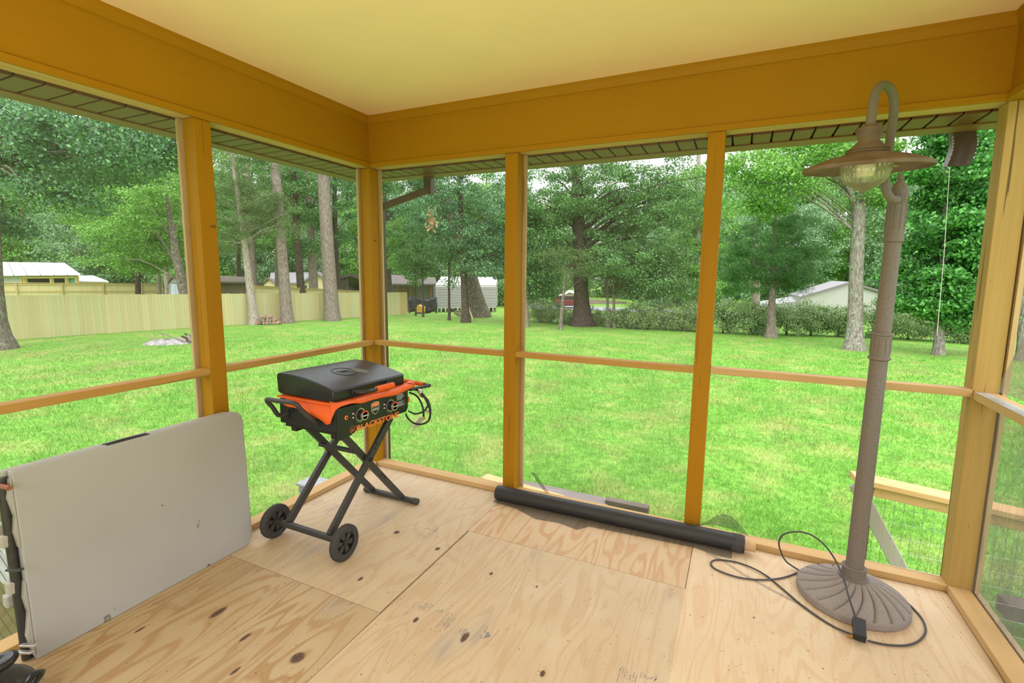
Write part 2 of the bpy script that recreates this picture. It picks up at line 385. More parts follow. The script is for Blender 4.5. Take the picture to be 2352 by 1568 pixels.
# eaves outside ----------------------------------------------------------
ev = structure('trim_1'); SO = .24; zs = 2.297
pp = obj('soffit_panel', MB().add([(0,0,0),(0,.089,0),(-SO,.089,0),(-SO,0,0),(0,0,.01),(0,.089,.01),(-SO,.089,.01),(-SO,0,.01),(0,.004,-.003),(0,.085,-.003),(-SO,.085,-.003),(-SO,.004,-.003)],
    [(8,9,10,11),(0,8,11,3),(9,1,2,10),(0,1,9,8),(3,11,10,2),(4,7,6,5),(0,3,7,4),(1,5,6,2),(0,4,5,1),(3,2,6,7)]), SOFF, ev)
ppp = share(pp, 'soffit_panel', (0, 0, 0), ev); ppp.data = pp.data.copy(); ppp.data.materials[0] = SOFFP
n = 0
for y in np.arange(-3.4, .40, .0985):
    kind = (pp, ppp)[int(n % 6 in (1, 2, 3)) if n != 0 else 0]
    if n == 0: pp.location = (-.112, y, zs)
    elif n == 1: ppp.location = (-.112, y, zs)
    else: share(kind, 'soffit_panel', (-.112, y, zs), ev)
    n += 1
obj('fascia', MB().box((-.468, -3.4, 2.292), (-.449, .44, 2.45)), FASC, ev)
obj('fascia_lip', MB().box((-.460, -3.4, 2.288), (-.348, .43, 2.2955)), FASC, ev, bevel=.001)
obj('eave_core', MB().box((-.45, -3.4, zs+.012), (-.112, .40, zs+.03)), GAP, ev)
ev2 = structure('trim_2'); SB = .20
qq = obj('soffit_panel', MB().add([(0,0,0),(.089,0,0),(.089,SB,0),(0,SB,0),(0,0,.01),(.089,0,.01),(.089,SB,.01),(0,SB,.01),(.004,0,-.003),(.085,0,-.003),(.085,SB,-.003),(.004,SB,-.003)],
    [(8,11,10,9),(0,3,11,8),(9,10,2,1),(0,8,9,1),(3,2,10,11),(4,5,6,7),(0,4,7,3),(1,2,6,5),(0,1,5,4),(3,7,6,2)]), SOFF, ev2)
qqp = share(qq, 'soffit_panel', (0, 0, 0), ev2); qqp.data = qq.data.copy(); qqp.data.materials[0] = SOFFP
n = 0
for x in np.arange(-.10, W+.30, .0985):
    if n == 0: qq.location = (x, .112, zs)
    elif n == 3: qqp.location = (x, .112, zs)
    else: share((qq, qqp)[int(n in (2, 3, 4, 9, 10, 11))], 'soffit_panel', (x, .112, zs), ev2)
    n += 1
obj('fascia', MB().box((-.449, .415, 2.292), (W+.5, .434, 2.45)), FASC, ev2)
obj('fascia_lip', MB().box((-.43, .308, 2.288), (W+.5, .432, 2.2955)), FASC, ev2, bevel=.001)
obj('eave_core', MB().box((-.112, .112, zs+.012), (W+.45, .41, zs+.03)), GAP, ev2)
structure('trim_3', MB().box((-.5, -4.6, ZC+.06), (W+.5, .45, ZC+.16)), FASC)      # the roof deck above
# gutter downspout at the corner
def flat_tube(mb, pts, w, h, up):
    for a, b in zip(pts[:-1], pts[1:]): mb.beam(a, b, w, h, up)
    return mb
ds = thing('downspout', (-.09, .15, lawn_z(0, .2)), 'brown metal downspout with an elbow at the far left porch corner', 'downspout')
c0 = on_y(876, 470, .155); c1 = on_y(985, 436, .40); c2 = on_y(985, 402, .40)
obj('vertical_pipe', MB().box((c0[0]-.012, .13, lawn_z(0, .2)), (c0[0]+.020, .18, c0[2])), DSP, ds, bevel=.004)
obj('offset_pipe', MB().beam(c0-np.array([.0, 0, .02]), c1, .055, .052), DSP, ds, bevel=.004)
obj('drop_outlet', MB().box((c1[0]-.035, .375, c1[2]-.035), (c1[0]+.035, .43, 2.30)), DSP, ds, bevel=.004)
# short curved outlet hanging from the right gutter
e = [on_y(x, y, .47) for x, y in ((2206, 283), (2213, 315), (2212, 345), (2198, 383))]
de = thing('gutter_outlet', (e[0][0], .47, e[3][2]), 'short curved brown gutter outlet hanging from the eave above the lamp', 'downspout')
mb = MB(); rows = []
for i, p in enumerate(smooth_path(e, 4)):
    ph = i/12.; wv = .047; dp = .036
    rows.append([(p.x-wv, .45, p.z), (p.x-wv*.33, .446, p.z), (p.x, .45, p.z), (p.x+wv*.33, .446, p.z), (p.x+wv, .45, p.z), (p.x+wv, .45+2*dp, p.z+.012), (p.x-wv, .45+2*dp, p.z+.012)])
mb.grid(rows, True); obj('curved_spout', mb, DSP, de, smooth=30)
mb = MB()
for k in range(4, 11):
    p = smooth_path(e, 4)[k]
    for sx in (-.049, .049): mb.box((p.x+sx-.003, .447, p.z-.003), (p.x+sx+.003, .452, p.z+.003))
_cr = obj('crimp', mb, plain('bare_metal', (.6, .6, .6), .35, .7), de); _cr['kind'] = 'stuff'
s0 = on_y(2181, 388, .455); s1 = on_y(2152, 770, .455)
tag(obj('string', MB().tube([s0, (s0+s1)/2+np.array([.004, 0, 0]), s1], .0016, 5), plain('white_string', (.8, .85, .8), .6)), 'thin white string hanging down from the brown gutter outlet', 'string')

# ================================================================== OUTDOORS
# ---- lawn
gm = NT('lawn_soil'); _p = gm.coord()
_n1 = gm.noise(_p, .35, 5, .6); _n2 = gm.noise(_p, 7, 5, .65); _n3 = gm.noise(_p, 1.1, 4, .6)
_c = gm.ramp(_n2, [(.28, (.085, .20, .026)), (.5, (.15, .34, .045)), (.74, (.27, .46, .085))])
_c = gm.mix(gm.math('MULTIPLY', gm.ramp(_n3, [(.48, (0, 0, 0)), (.66, (1, 1, 1))]), .6), _c, (.36, .36, .12))
_c = gm.mix(gm.math('MULTIPLY', gm.ramp(_n1, [(.56, (0, 0, 0)), (.70, (1, 1, 1))]), .55), _c, (.27, .22, .10))
gm.base(_c); gm.set(.85, 0, .15); gm.bump(_n2, .8, .06)
rings = [0, 1.2, 2.2, 3, 4, 5, 6.5, 8, 10, 12.5, 15, 18, 21, 25, 29, 33, 37, 40, 43, 47, 51, 55, 60, 75, 110, 200, 320]
rows = []
for r in rings:
    row = []
    for k in range(120):
        a = 2*math.pi*k/120; x, y = CAM[0]+r*math.cos(a), CAM[1]+r*math.sin(a)
        z = lawn_z(x, y) + (.03*math.sin(x*.7)*math.cos(y*.6) if 4 < r < 50 else 0)*.5
        row.append((x, y, z))
    rows.append(row)
lawn = structure('ground', MB().grid(rows, True), gm.m, smooth=60)

# ---- grass: countless blades, one object
def grass(name, n, rmin, rmax, seed, hgt, wid, amin=-1.02, amax=.72):
    g = np.random.default_rng(seed)
    u = g.random(n); r = rmin*(rmax/rmin)**u
    a = YAW + math.pi/2 - g.uniform(amin, amax, n)*1.0
    a = math.pi/2 + YAW + g.uniform(-1.02, 1.0, n)
    x = CAM[0]+r*np.cos(a); y = CAM[1]+r*np.sin(a)
    keep = ~((x > -.2) & (x < W+.2) & (y < .2))
    x, y, r = x[keep], y[keep], r[keep]; n = len(x)
    z = -.8-.025*r + .015*np.sin(x*.7)*np.cos(y*.6)*(r > 4)
    sc_ = np.clip(r/7, .8, 3.)
    clump = .6+.8*(np.sin(x*3.1+2*np.sin(y*1.7))*np.cos(y*2.7+np.sin(x*2.1))*.5+.5)
    h = hgt*g.uniform(.5, 1.3, n)*clump*np.clip(sc_, 1, 1.5)*np.clip((36-r)/22, .1, 1); w = wid*g.uniform(.6, 1.4, n)*sc_
    t = g.uniform(0, 6.28, n); ln = g.uniform(.2, 1.1, n)*h; tl = g.uniform(0, 6.28, n)
    V = np.empty((n, 3, 3))
    V[:, 0] = np.stack([x-np.cos(t)*w/2, y-np.sin(t)*w/2, z-.01], 1)
    V[:, 1] = np.stack([x+np.cos(t)*w/2, y+np.sin(t)*w/2, z-.01], 1)
    V[:, 2] = np.stack([x+np.cos(tl)*ln, y+np.sin(tl)*ln, z+h], 1)
    return V.reshape(-1, 3), 3
def raw_mesh(name, V, k, mat):
    me = bpy.data.meshes.new(name); n = len(V)//k
    me.vertices.add(len(V)); me.vertices.foreach_set('co', np.ascontiguousarray(V, dtype=np.float32).ravel())
    me.loops.add(len(V)); me.loops.foreach_set('vertex_index', np.arange(len(V), dtype=np.int32))
    me.polygons.add(n); me.polygons.foreach_set('loop_start', np.arange(0, len(V), k, dtype=np.int32))
    me.polygons.foreach_set('loop_total', np.full(n, k, dtype=np.int32))
    me.update(calc_edges=True); me.materials.append(mat); return me
def leaf_mat(name, c_lo, c_hi, trans=.35, rough=.5):
    m = NT(name); gi = m.n('NewGeometry')
    col = m.ramp(gi.outputs['Random Per Island'], [(.0, c_lo), (.75, c_hi), (1., tuple(min(1, 1.35*x) for x in c_hi))])
    m.base(col); m.set(rough*.8, 0, .5)
    tl = m.n('BsdfTranslucent'); m.link(col, tl.inputs[0]); mx = m.n('MixShader'); mx.inputs[0].default_value = trans
    m.link(m.p.outputs[0], mx.inputs[1]); m.link(tl.outputs[0], mx.inputs[2]); m.link(mx.outputs[0], m.out.inputs[0]); return m.m
GRASS = leaf_mat('grass_blade', (.13, .31, .035), (.205, .42, .068), .35)
_gt = GRASS.node_tree; _pb = _gt.nodes['Principled BSDF']; _src = _pb.inputs['Base Color'].links[0].from_socket
_tc = _gt.nodes.new('ShaderNodeTexCoord')
def _patch(scale, lo, hi, col, src, amt):
    n_ = _gt.nodes.new('ShaderNodeTexNoise'); n_.inputs['Scale'].default_value = scale; n_.inputs['Detail'].default_value = 5; n_.inputs['Roughness'].default_value = .62; _gt.links.new(_tc.outputs['Object'], n_.inputs['Vector'])
    r_ = _gt.nodes.new('ShaderNodeValToRGB'); r_.color_ramp.elements[0].position = lo; r_.color_ramp.elements[1].position = hi; r_.color_ramp.elements[1].color = (amt, amt, amt, 1); _gt.links.new(n_.outputs[0], r_.inputs[0])
    m_ = _gt.nodes.new('ShaderNodeMix'); m_.data_type = 'RGBA'; _gt.links.new(r_.outputs[0], m_.inputs[0]); _gt.links.new(src, m_.inputs[6]); m_.inputs[7].default_value = (*col, 1); return m_.outputs[2]
_c2 = _patch(1.1, .48, .66, (.40, .40, .13), _patch(2.6, .52, .64, (.14, .36, .06), _src, .7), .55)
_c2 = _patch(.5, .55, .70, (.36, .30, .14), _c2, .6)
_c2 = _patch(3.6, .60, .70, (.33, .20, .11), _c2, .55)
_gt.links.new(_c2, _pb.inputs['Base Color'])
for n_ in _gt.nodes:
    if n_.type == 'BSDF_TRANSLUCENT': _gt.links.new(_c2, n_.inputs[0])
V, k = grass('grass', 380000, 3.2, 34, 3, .056, .0075)
go = bpy.data.objects.new('grass', raw_mesh('grass', V, 3, GRASS)); COL.objects.link(go)
tag(go, 'short bright green grass of the back yard lawn', 'grass', kind='stuff')

# ---- bark, leaves
def bark(name, lo, hi, lichen=0.):
    m = NT(name); b = m.noise(m.coord((9, 9, 1.6)), 2.4, 5, .62)
    col = m.ramp(b, [(.36, lo), (.62, hi)])
    if lichen: col = m.mix(m.math('MULTIPLY', m.ramp(m.noise(m.coord(), 5, 4, .65), [(.56, (0, 0, 0)), (.62, (1, 1, 1))]), lichen), col, (.34, .42, .30))
    m.base(col); m.set(.9, 0, .15); m.bump(b, .9, .05); return m.m
BK_OAK = bark('oak_bark', (.085, .068, .05), (.25, .21, .165), .45); BK_GREY = bark('pine_bark', (.15, .115, .09), (.34, .28, .235)); BK_PALE = bark('cedar_bark', (.24, .19, .15), (.52, .45, .38))
BK_DARK = bark('dark_bark', (.035, .027, .02), (.11, .085, .065)); BK_LICH = bark('lichen_bark', (.13, .11, .09), (.36, .32, .27), .75)
LF_OAK = leaf_mat('oak_leaf', (.038, .125, .030), (.145, .31, .080), .25); LF_DEEP = leaf_mat('deep_leaf', (.024, .095, .022), (.095, .245, .055), .22); LF_MAPLE = leaf_mat('maple_leaf', (.028, .14, .022), (.15, .42, .085), .28); LF_TEAL = leaf_mat('cool_oak_leaf', (.042, .135, .060), (.15, .31, .130), .25)
LF_BRIGHT = leaf_mat('fresh_leaf', (.075, .22, .035), (.25, .48, .09)); LF_CEDAR = leaf_mat('cedar_leaf', (.055, .11, .03), (.155, .24, .07)); LF_CEDG = leaf_mat('green_cedar_leaf', (.025, .10, .02), (.11, .26, .055))
LF_FAR = leaf_mat('hazy_far_leaf', (.13, .26, .115), (.30, .46, .235)); LF_HEDGE = leaf_mat('hedge_leaf', (.08, .17, .055), (.36, .48, .20), .25); LF_DEAD = leaf_mat('dead_leaf', (.45, .22, .12), (.62, .36, .22))  # far leaves paler and greyer: distance haze put into their colour

def leaves(C, size, g, aspect=.55, up=.45, hang=0.):
    """one folded quad per leaf"""
    n = len(C); s = size*g.uniform(.65, 1.35, n)[:, None]
    nr = g.normal(size=(n, 3)); nr[:, 2] = nr[:, 2]*.8+up; nr /= np.linalg.norm(nr, axis=1)[:, None]
    d = g.normal(size=(n, 3)); d[:, 2] -= hang; d -= nr*(d*nr).sum(1)[:, None]; d /= np.linalg.norm(d, axis=1)[:, None]
    b = np.cross(nr, d)
    V = np.empty((n, 4, 3)); V[:, 0] = C-d*s*.5; V[:, 1] = C+b*s*aspect*.5+nr*s*.10-d*s*.05; V[:, 2] = C+d*s*.5; V[:, 3] = C-b*s*aspect*.5+nr*s*.10-d*s*.05
    return V.reshape(-1, 3)
def crown_points(g, blobs, per, spread, flat=.6):
    """blobs: (x,y,z, rx,ry,rz, clumps) -> leaf centres gathered in clumps, and the clump centres"""
    P, K = [], []
    for (x, y, z, rx, ry, rz, nc) in blobs:
        v = g.normal(size=(nc, 3)); v /= np.linalg.norm(v, axis=1)[:, None]
        q = v*(g.random(nc)**.42)[:, None]*np.array([rx, ry, rz])+np.array([x, y, z]); K.append(q)
        r = spread*g.uniform(.6, 1.4, (nc, 1, 1))
        w = g.normal(size=(nc, per, 3)); w /= (np.linalg.norm(w, axis=2)[:, :, None]+1e-6); w *= (g.random((nc, per, 1))**.5)*r
        w[:, :, 2] *= flat; P.append((q[:, None, :]+w).reshape(-1, 3))
    return np.concatenate(P), np.concatenate(K)
def trunk_mb(base, top, r0, r1, g, flare=1.5, bend=.15, n=12, side=10):
    base, top = np.array(base, float), np.array(top, float); pts, rr = [], []
    ph = g.uniform(0, 6.28, 2); L = np.linalg.norm(top-base)
    ts = [0, .012, .03, .06, .12]+list(np.linspace(.2, 1, n))
    for t in ts:
        w = bend*r0*2*math.sin(t*5)*t
        pts.append(base+(top-base)*t+np.array([math.cos(ph[0])*w, math.sin(ph[0])*w, -.15 if t == 0 else 0]))
        rr.append((r0*(1-t)+r1*t)*(1+(flare-1)*math.exp(-t*L/(1.1*r0+.12))))
    return MB().tube(pts, rr, side), pts, rr
LEAF_SCALE, LEAF_MORE = .74, 1.55
def tree(name, label, base, top, r0, r1, blobs, per, leaf, leafmat, barkmat, seed, spread=.6, flat=.6, flare=1.5, limbs=26, aspect=.55, up=.45, hang=0, limb_r=.22, group=None, first=.35, cat='tree', side=10):
    g = np.random.default_rng(seed)
    t = thing(name, base, label, cat, group)
    tb, pts, rr = trunk_mb(base, top, r0, r1, g, flare, side=side)
    obj('trunk', tb, barkmat, t, smooth=50)
    leaf *= LEAF_SCALE; per = int(per*LEAF_MORE)
    P, K = crown_points(g, blobs, per, spread, flat)
    if limbs:
        mb = MB(); pts_ = np.array(pts); idx = g.permutation(len(K))[:limbs]
        for i in idx:
            q = K[i]; tz = pts_[:, 2]; want = q[2]-.45*np.hypot(q[0]-base[0], q[1]-base[1])-.3
            lo = base[2]+first*(top[2]-base[2]); want = min(max(want, lo), top[2]-.2)
            f = (want-base[2])/(top[2]-base[2]); s = np.array(base)+(np.array(top)-np.array(base))*f
            m_ = s+(q-s)*.5+np.array([g.normal()*.15, g.normal()*.15, .12*np.linalg.norm(q-s)*(1-hang)])
            br = max(.014, (r0*(1-f)+r1*f)*limb_r)
            mb.tube(smooth_path([s, m_, q], 4), [br*(1-.85*k/8.) for k in range(9)], 5, False)
        bo = obj('limbs', mb, barkmat, t, smooth=60); bo['kind'] = 'stuff'
    V = leaves(P, leaf, g, aspect, up, hang)-np.array(t.location)
    fo = bpy.data.objects.new('foliage', raw_mesh('foliage', V, 4, leafmat)); COL.objects.link(fo); fo.parent = t; fo['kind'] = 'stuff'
    return t
def base_at(px, py): return on_lawn(px, py)
def blob(px, py, D, wpx, hpx, n, deepf=1.):
    """crown lump: seen centre and size, turned into metres at depth D"""
    c = deep(px, py, D); rx = wpx*D/FPX; rz = hpx*D/FPX
    return (c[0], c[1], c[2], rx, rx*deepf, rz, n)

# ---- the yard's own trees
b = base_at(-22, 803); D = depth_of(b)
tree('oak_tree', 'big oak with a flaring grey trunk at the far left edge of the lawn', b, deep(-70, -330, D), .43, .2,
     [blob(60, 330, D, 190, 90, 60), blob(250, 335, D-1, 170, 75, 56), blob(-60, 300, D, 200, 140, 40), blob(120, 120, D, 330, 150, 40), blob(130, 450, D-1, 90, 45, 14), blob(30, 520, D+1, 55, 35, 8), blob(370, 330, D, 100, 60, 22)], 105, .19, LF_TEAL, BK_OAK, 11, .75, .5, 2.0, 30, side=16)
b = base_at(585, 745); D = depth_of(b)
tree('cedar_tree', 'old cedar with pale shredding trunk and wispy brownish needles by the fence', b, deep(520, 250, D), .25, .06,
     [blob(545, 470, D, 75, 100, 46), blob(590, 520, D, 110, 55, 40), blob(560, 360, D, 95, 90, 44), blob(520, 560, D+.5, 60, 35, 14), blob(640, 480, D, 60, 55, 20), blob(540, 220, D, 70, 100, 20)], 150, .20, LF_CEDAR, BK_PALE, 12, .62, .42, 1.5, 46, .16, .1, .5, .14, first=.38)
b = base_at(660, 742); D = depth_of(b)
tree('pine_tree', 'tall straight grey pine trunk rising behind the firewood pile', b, deep(608, 60, D), .34, .2,
     [blob(640, 200, D, 190, 110, 46), blob(560, 150, D, 120, 100, 20)], 105, .19, LF_OAK, BK_GREY, 13, .8, .5, 1.35, 16, first=.72)
b = base_at(763, 736); D = depth_of(b)
tree('pine_tree', 'thick leaning grey pine trunk nearest the corner post', b, deep(722, 60, D), .46, .27,
     [blob(760, 190, D, 190, 120, 50)], 105, .19, LF_OAK, BK_GREY, 14, .8, .5, 1.3, 18, first=.7)
# behind the fence
b = deep(436, 706, 30.); b[2] = lawn_z(b[0], b[1])
tree('leaning_tree', 'leaning grey tree behind the fence with broad spreading crown beside the white shed', b, deep(375, 440, 30), .34, .12,
     [blob(290, 555, 33, 120, 60, 50), blob(240, 480, 34, 130, 60, 46), blob(390, 500, 34, 75, 70, 40), blob(330, 600, 33, 95, 32, 28), blob(330, 410, 34, 150, 60, 44), blob(300, 520, 29.5, 75, 30, 14), blob(350, 450, 29.5, 75, 40, 16)], 120, .20, LF_BRIGHT, BK_OAK, 15, .85, .42, 1.2, 9, first=.3)
for i, (px, D, r, tx, lab) in enumerate(((314, 37, .20, 312, 'dark slim trunk behind the fence left of the white shed'), (367, 40, .17, 350, 'thin brown trunk behind the fence close to the white shed'), (385, 43, .24, 368, 'pale branching trunk behind the fence beside the barn-roofed shed'),
                          (694, 40, .33, 672, 'dark leaning trunk behind the fence between the two pines'), (722, 44, .42, 705, 'mottled thick trunk in front of the beige house gable'), (640, 46, .36, 634, 'grey trunk behind the fence just left of the slimmer pine'),
                          (583, 42, .3, 570, 'grey trunk behind the fence beside the dark shed roof'), (776, 46, .3, 765, 'slim dark trunk by the brown carport behind the fence'), (549, 50, .24, 544, 'narrow dark trunk above the brown shed roof'))):
    b = deep(px, 690, D); b[2] = lawn_z(b[0], b[1])
    if i == 3: bb = (.02, .03)
    tree('tall_tree', lab, b, deep(tx, 380, D), r, r*.6, [blob(tx, 470, D, 85, 60, 24), blob(tx-20, 390, D, 110, 50, 22), blob(tx+10, 560, D+1, 70, 26, 9)], 110, .24, (LF_OAK, LF_DEEP, LF_BRIGHT)[i % 3], (BK_DARK, BK_GREY, BK_PALE, BK_DARK, BK_GREY, BK_GREY, BK_GREY, BK_DARK, BK_DARK)[i], 30+i, .95, .5, 1.15, 10, first=.45)
# bay beside the corner post
b = base_at(1070, 740); D = depth_of(b)
tree('oak_tree', 'slim dark oak beside the leaning trunk in front of the white trailer', b, deep(1052, 330, D), .25, .11,
     [blob(1090, 560, D, 70, 70, 44), blob(1130, 600, D-1, 60, 45, 26), blob(1000, 480, D, 95, 90, 40), blob(1060, 430, D, 110, 60, 34), blob(1150, 520, D, 50, 90, 30), blob(1040, 340, D, 130, 60, 28)], 110, .19, LF_TEAL, BK_DARK, 50, .72, .5, 1.6, 34, first=.35)
b = base_at(1100, 728); D = depth_of(b)
tree('leaning_oak', 'heavy trunk leaning hard to the left before the white trailer', b, deep(1035, 470, D-2), .72, .3,
     [blob(980, 430, D, 110, 50, 30), blob(930, 400, D, 90, 60, 24)], 110, .21, LF_DEEP, BK_OAK, 51, .8, .5, 1.35, 12, first=.6)
b = base_at(1032, 735); D = depth_of(b)
tree('sapling', 'straight bare sapling left of the slim dark oak', b, deep(1031, 520, D), .095, .05, [blob(1020, 570, D, 45, 50, 18), blob(1042, 650, D, 16, 14, 3)], 90, .17, LF_DEEP, BK_DARK, 52, .6, .5, 1.5, 10)
for px, py, s, lab in ((955, 725, 53, 'thin sapling in front of the black tarp nearest the fence end'), (972, 728, 54, 'thin sapling by the black tarp and woodpile')):
    b = base_at(px, py); D = depth_of(b)
    tree('sapling', lab, b, deep(px-2, 560, D), .075, .04, [blob(px-15, 610, D, 48, 42, 26), blob(px-30, 540, D, 60, 50, 26)], 100, .18, LF_BRIGHT if s == 53 else LF_OAK, BK_DARK, s, .65, .5, 1.4, 12)
b = deep(893, 700, 43); b[2] = lawn_z(b[0], b[1])
tree('tall_tree', 'forked trunk behind the far end of the fence', b, deep(880, 420, 43), .42, .2, [blob(905, 560, 42, 55, 60, 34), blob(890, 460, 43, 70, 70, 36)], 110, .23, LF_OAK, BK_DARK, 55, .9, .5, 1.2, 14)
tag(obj('dead_leaves', MB().add(*(lambda V: (V, [tuple(range(i, i+4)) for i in range(0, len(V), 4)]))(leaves(np.array([deep(993+np.random.default_rng(5).normal(0, 8, 60)[i], 505+np.random.default_rng(6).normal(0, 13, 60)[i], 28.6) for i in range(60)]), .24, np.random.default_rng(8), .5, 0, 1.))), LF_DEAD),
    'hanging clump of dead rust-coloured leaves under the downspout elbow', 'leaves', kind='stuff')
# middle bay
b = base_at(1338, 748); D = depth_of(b)
tree('oak_tree', 'huge dark oak with a wide flaring trunk in the middle of the back yard', b, deep(1322, 330, D), .44, .30,
     [blob(1330, 440, D, 150, 75, 90), blob(1460, 520, D, 120, 95, 80), blob(1500, 610, D-1, 95, 55, 50), blob(1250, 520, D-.5, 75, 85, 50), blob(1400, 600, D-2, 110, 35, 30), blob(1540, 440, D, 80, 80, 40), blob(1400, 330, D, 260, 70, 50), blob(1235, 640, D, 40, 50, 22), blob(1520, 655, D-1.5, 85, 38, 36), blob(1430, 655, D+1, 50, 28, 14), blob(1350, 570, D+2, 130, 60, 44)], 112, .18, LF_OAK, BK_DARK, 60, .75, .5, 2.0, 40, side=16)
b = base_at(1287, 757); D = depth_of(b)
tree('sapling', 'slim leaning sapling just left of the huge dark oak', b, deep(1299, 618, D), .115, .06, [blob(1300, 590, D, 70, 22, 16), blob(1330, 620, D, 60, 14, 8)], 130, .16, LF_CEDAR, BK_OAK, 61, .55, .4, 1.3, 10, .2)
b = base_at(1208, 750); D = depth_of(b)
tree('tall_tree', 'dark-leaved tree hugging the middle post on its right', b, deep(1208, 430, D), .17, .08, [blob(1225, 620, D, 38, 70, 36), blob(1200, 520, D, 50, 70, 36)], 105, .19, LF_DEEP, BK_GREY, 62, .65, .55, 1.4, 14)
for px, py, s, lab in ((1397, 752, 63, 'thin hazy pine sapling right of the huge oak'), (1411, 753, 64, 'second thin sapling right of the huge oak')):
    b = base_at(px, py); D = depth_of(b)
    tree('sapling', lab, b, deep(px-4, 570, D), .085, .04, [blob(px-20, 620, D, 62, 20, 16), blob(px+25, 665, D, 34, 14, 7)], 130, .16, LF_CEDAR, BK_GREY, s, .5, .4, 1.3, 12, .2)
# right bay
b = base_at(1771, 775); D = depth_of(b)
tree('cedar_tree', 'dark green cedar with layered branches and a bare reddish trunk before the hedge', b, deep(1782, 400, D), .20, .04,
     [blob(1715, 640, D, 62, 34, 40), blob(1820, 640, D, 55, 34, 34), blob(1775, 590, D, 110, 40, 60), blob(1780, 520, D, 85, 48, 50), blob(1782, 460, D, 60, 40, 28), blob(1780, 420, D, 35, 30, 10), blob(1690, 580, D, 40, 28, 14), blob(1862, 590, D, 34, 24, 10)], 170, .13, LF_CEDG, BK_GREY, 70, .48, .45, 1.8, 60, .2, .2, .2, .16, first=.3)
b = base_at(1962, 803); D = depth_of(b)
t = tree('oak_tree', 'lichen-spotted oak forking above head height behind the lamp post', b, deep(1972, 470, D), .27, .235,
     [blob(1760, 400, D, 140, 50, 46), blob(1900, 350, D, 150, 60, 50), blob(2010, 430, D, 60, 60, 14), blob(1740, 470, D, 60, 40, 12), blob(1960, 250, D, 260, 80, 44)], 110, .17, LF_BRIGHT, BK_LICH, 71, .68, .5, 1.75, 10, first=.8, side=16)
for q, (pth, r0) in enumerate((([(1968, 480), (1945, 430), (1900, 405), (1850, 395)], .17), ([(1975, 480), (1985, 400), (1998, 300), (2010, 150)], .2), ([(1965, 475), (1960, 380), (1950, 250)], .17), ([(1760, 420), (1752, 360), (1745, 330)], .05))):
    obj('limb', MB().tube(smooth_path([deep(x, y, D) for x, y in pth], 4), [r0*(1-.05*k) for k in range(4*(len(pth)-1)+1)], 9), BK_LICH, t, smooth=60)
b = base_at(2155, 815); D = depth_of(b)
tree('maple_tree', 'dense deep green maple on a short grey trunk beside the right post', b, deep(2180, 330, D), .17, .06,
     [blob(2170, 640, D, 105, 75, 58), blob(2190, 520, D, 115, 80, 58), blob(2195, 400, D, 105, 80, 48), blob(2130, 690, D, 55, 35, 20), blob(2200, 720, D, 60, 30, 18), blob(2210, 300, D, 100, 60, 36), blob(2250, 600, D, 60, 80, 30)], 118, .21, LF_MAPLE, BK_LICH, 72, .78, .36, 1.4, 46, .62, .7, .3)
b = base_at(2349, 830); D = depth_of(b)
tree('tall_tree', 'grey trunk past the right corner post at the edge of view', b, deep(2362, 500, D), .17, .12, [blob(2420, 480, D, 120, 80, 40), blob(2400, 650, D+6, 80, 40, 20)], 105, .19, LF_OAK, BK_LICH, 73, .7, .5, 1.5, 10)
b = deep(1736, 720, 38); b[2] = lawn_z(b[0], b[1])
tree('tall_tree', 'plain grey trunk showing behind the cedar over the hedge', b, deep(1738, 520, 38), .34, .2, [blob(1700, 560, 39, 90, 60, 34), blob(1690, 640, 40, 60, 40, 18)], 110, .24, LF_OAK, BK_GREY, 74, .9, .5, 1.3, 10)
b = deep(1600, 720, 34); b[2] = lawn_z(b[0], b[1])
tree('tall_tree', 'leafy tree filling the gap left of the right-hand stud', b, deep(1606, 330, 34), .25, .12, [blob(1590, 640, 34, 55, 60, 30), blob(1610, 530, 34, 70, 70, 36), blob(1600, 430, 34, 90, 60, 36), blob(1500, 640, 37, 70, 40, 26)], 110, .22, LF_BRIGHT, BK_PALE, 75, .85, .5, 1.3, 16)

# ---- the woods closing the view: four shapes, copied
protos = []
for k in range(4):
    g = np.random.default_rng(200+k)
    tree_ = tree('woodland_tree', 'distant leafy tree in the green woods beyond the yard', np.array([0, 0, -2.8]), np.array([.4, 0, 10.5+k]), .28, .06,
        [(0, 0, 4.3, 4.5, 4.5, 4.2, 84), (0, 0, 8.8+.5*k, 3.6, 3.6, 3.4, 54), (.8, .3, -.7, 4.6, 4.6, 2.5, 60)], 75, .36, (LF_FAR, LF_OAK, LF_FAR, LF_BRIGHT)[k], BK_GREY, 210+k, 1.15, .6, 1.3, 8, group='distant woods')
    protos.append(tree_)
spots = []
g = np.random.default_rng(77)
for row_, (step, d0, d1, s0, s1) in enumerate(((.060, 66, 76, .85, 1.12), (.058, 88, 106, 1.2, 1.5))):
    for a in np.arange(-1.02, 1.02, step):
        a += .02*row_; ang = math.pi/2+YAW+a; D = g.uniform(d0, d1)
        if row_ == 0 and -.28 < a < -.08: continue
        r = D/math.cos(a); k_ = min(1.6, 1/math.cos(a))
        spots.append((CAM[0]+r*math.cos(ang), CAM[1]+r*math.sin(ang), g.uniform(s0, s1)*k_))
for i, (x, y, s) in enumerate(spots):
    src = protos[i % 4]
    if i < 4: r = src
    else:
        r = src.copy(); COL.objects.link(r)
        for ch in src.children:
            c = ch.copy(); COL.objects.link(c); c.parent = r
    r.location = (x, y, -2.8); r.scale = (s, s, s); r.rotation_euler = (0, 0, i*2.1)

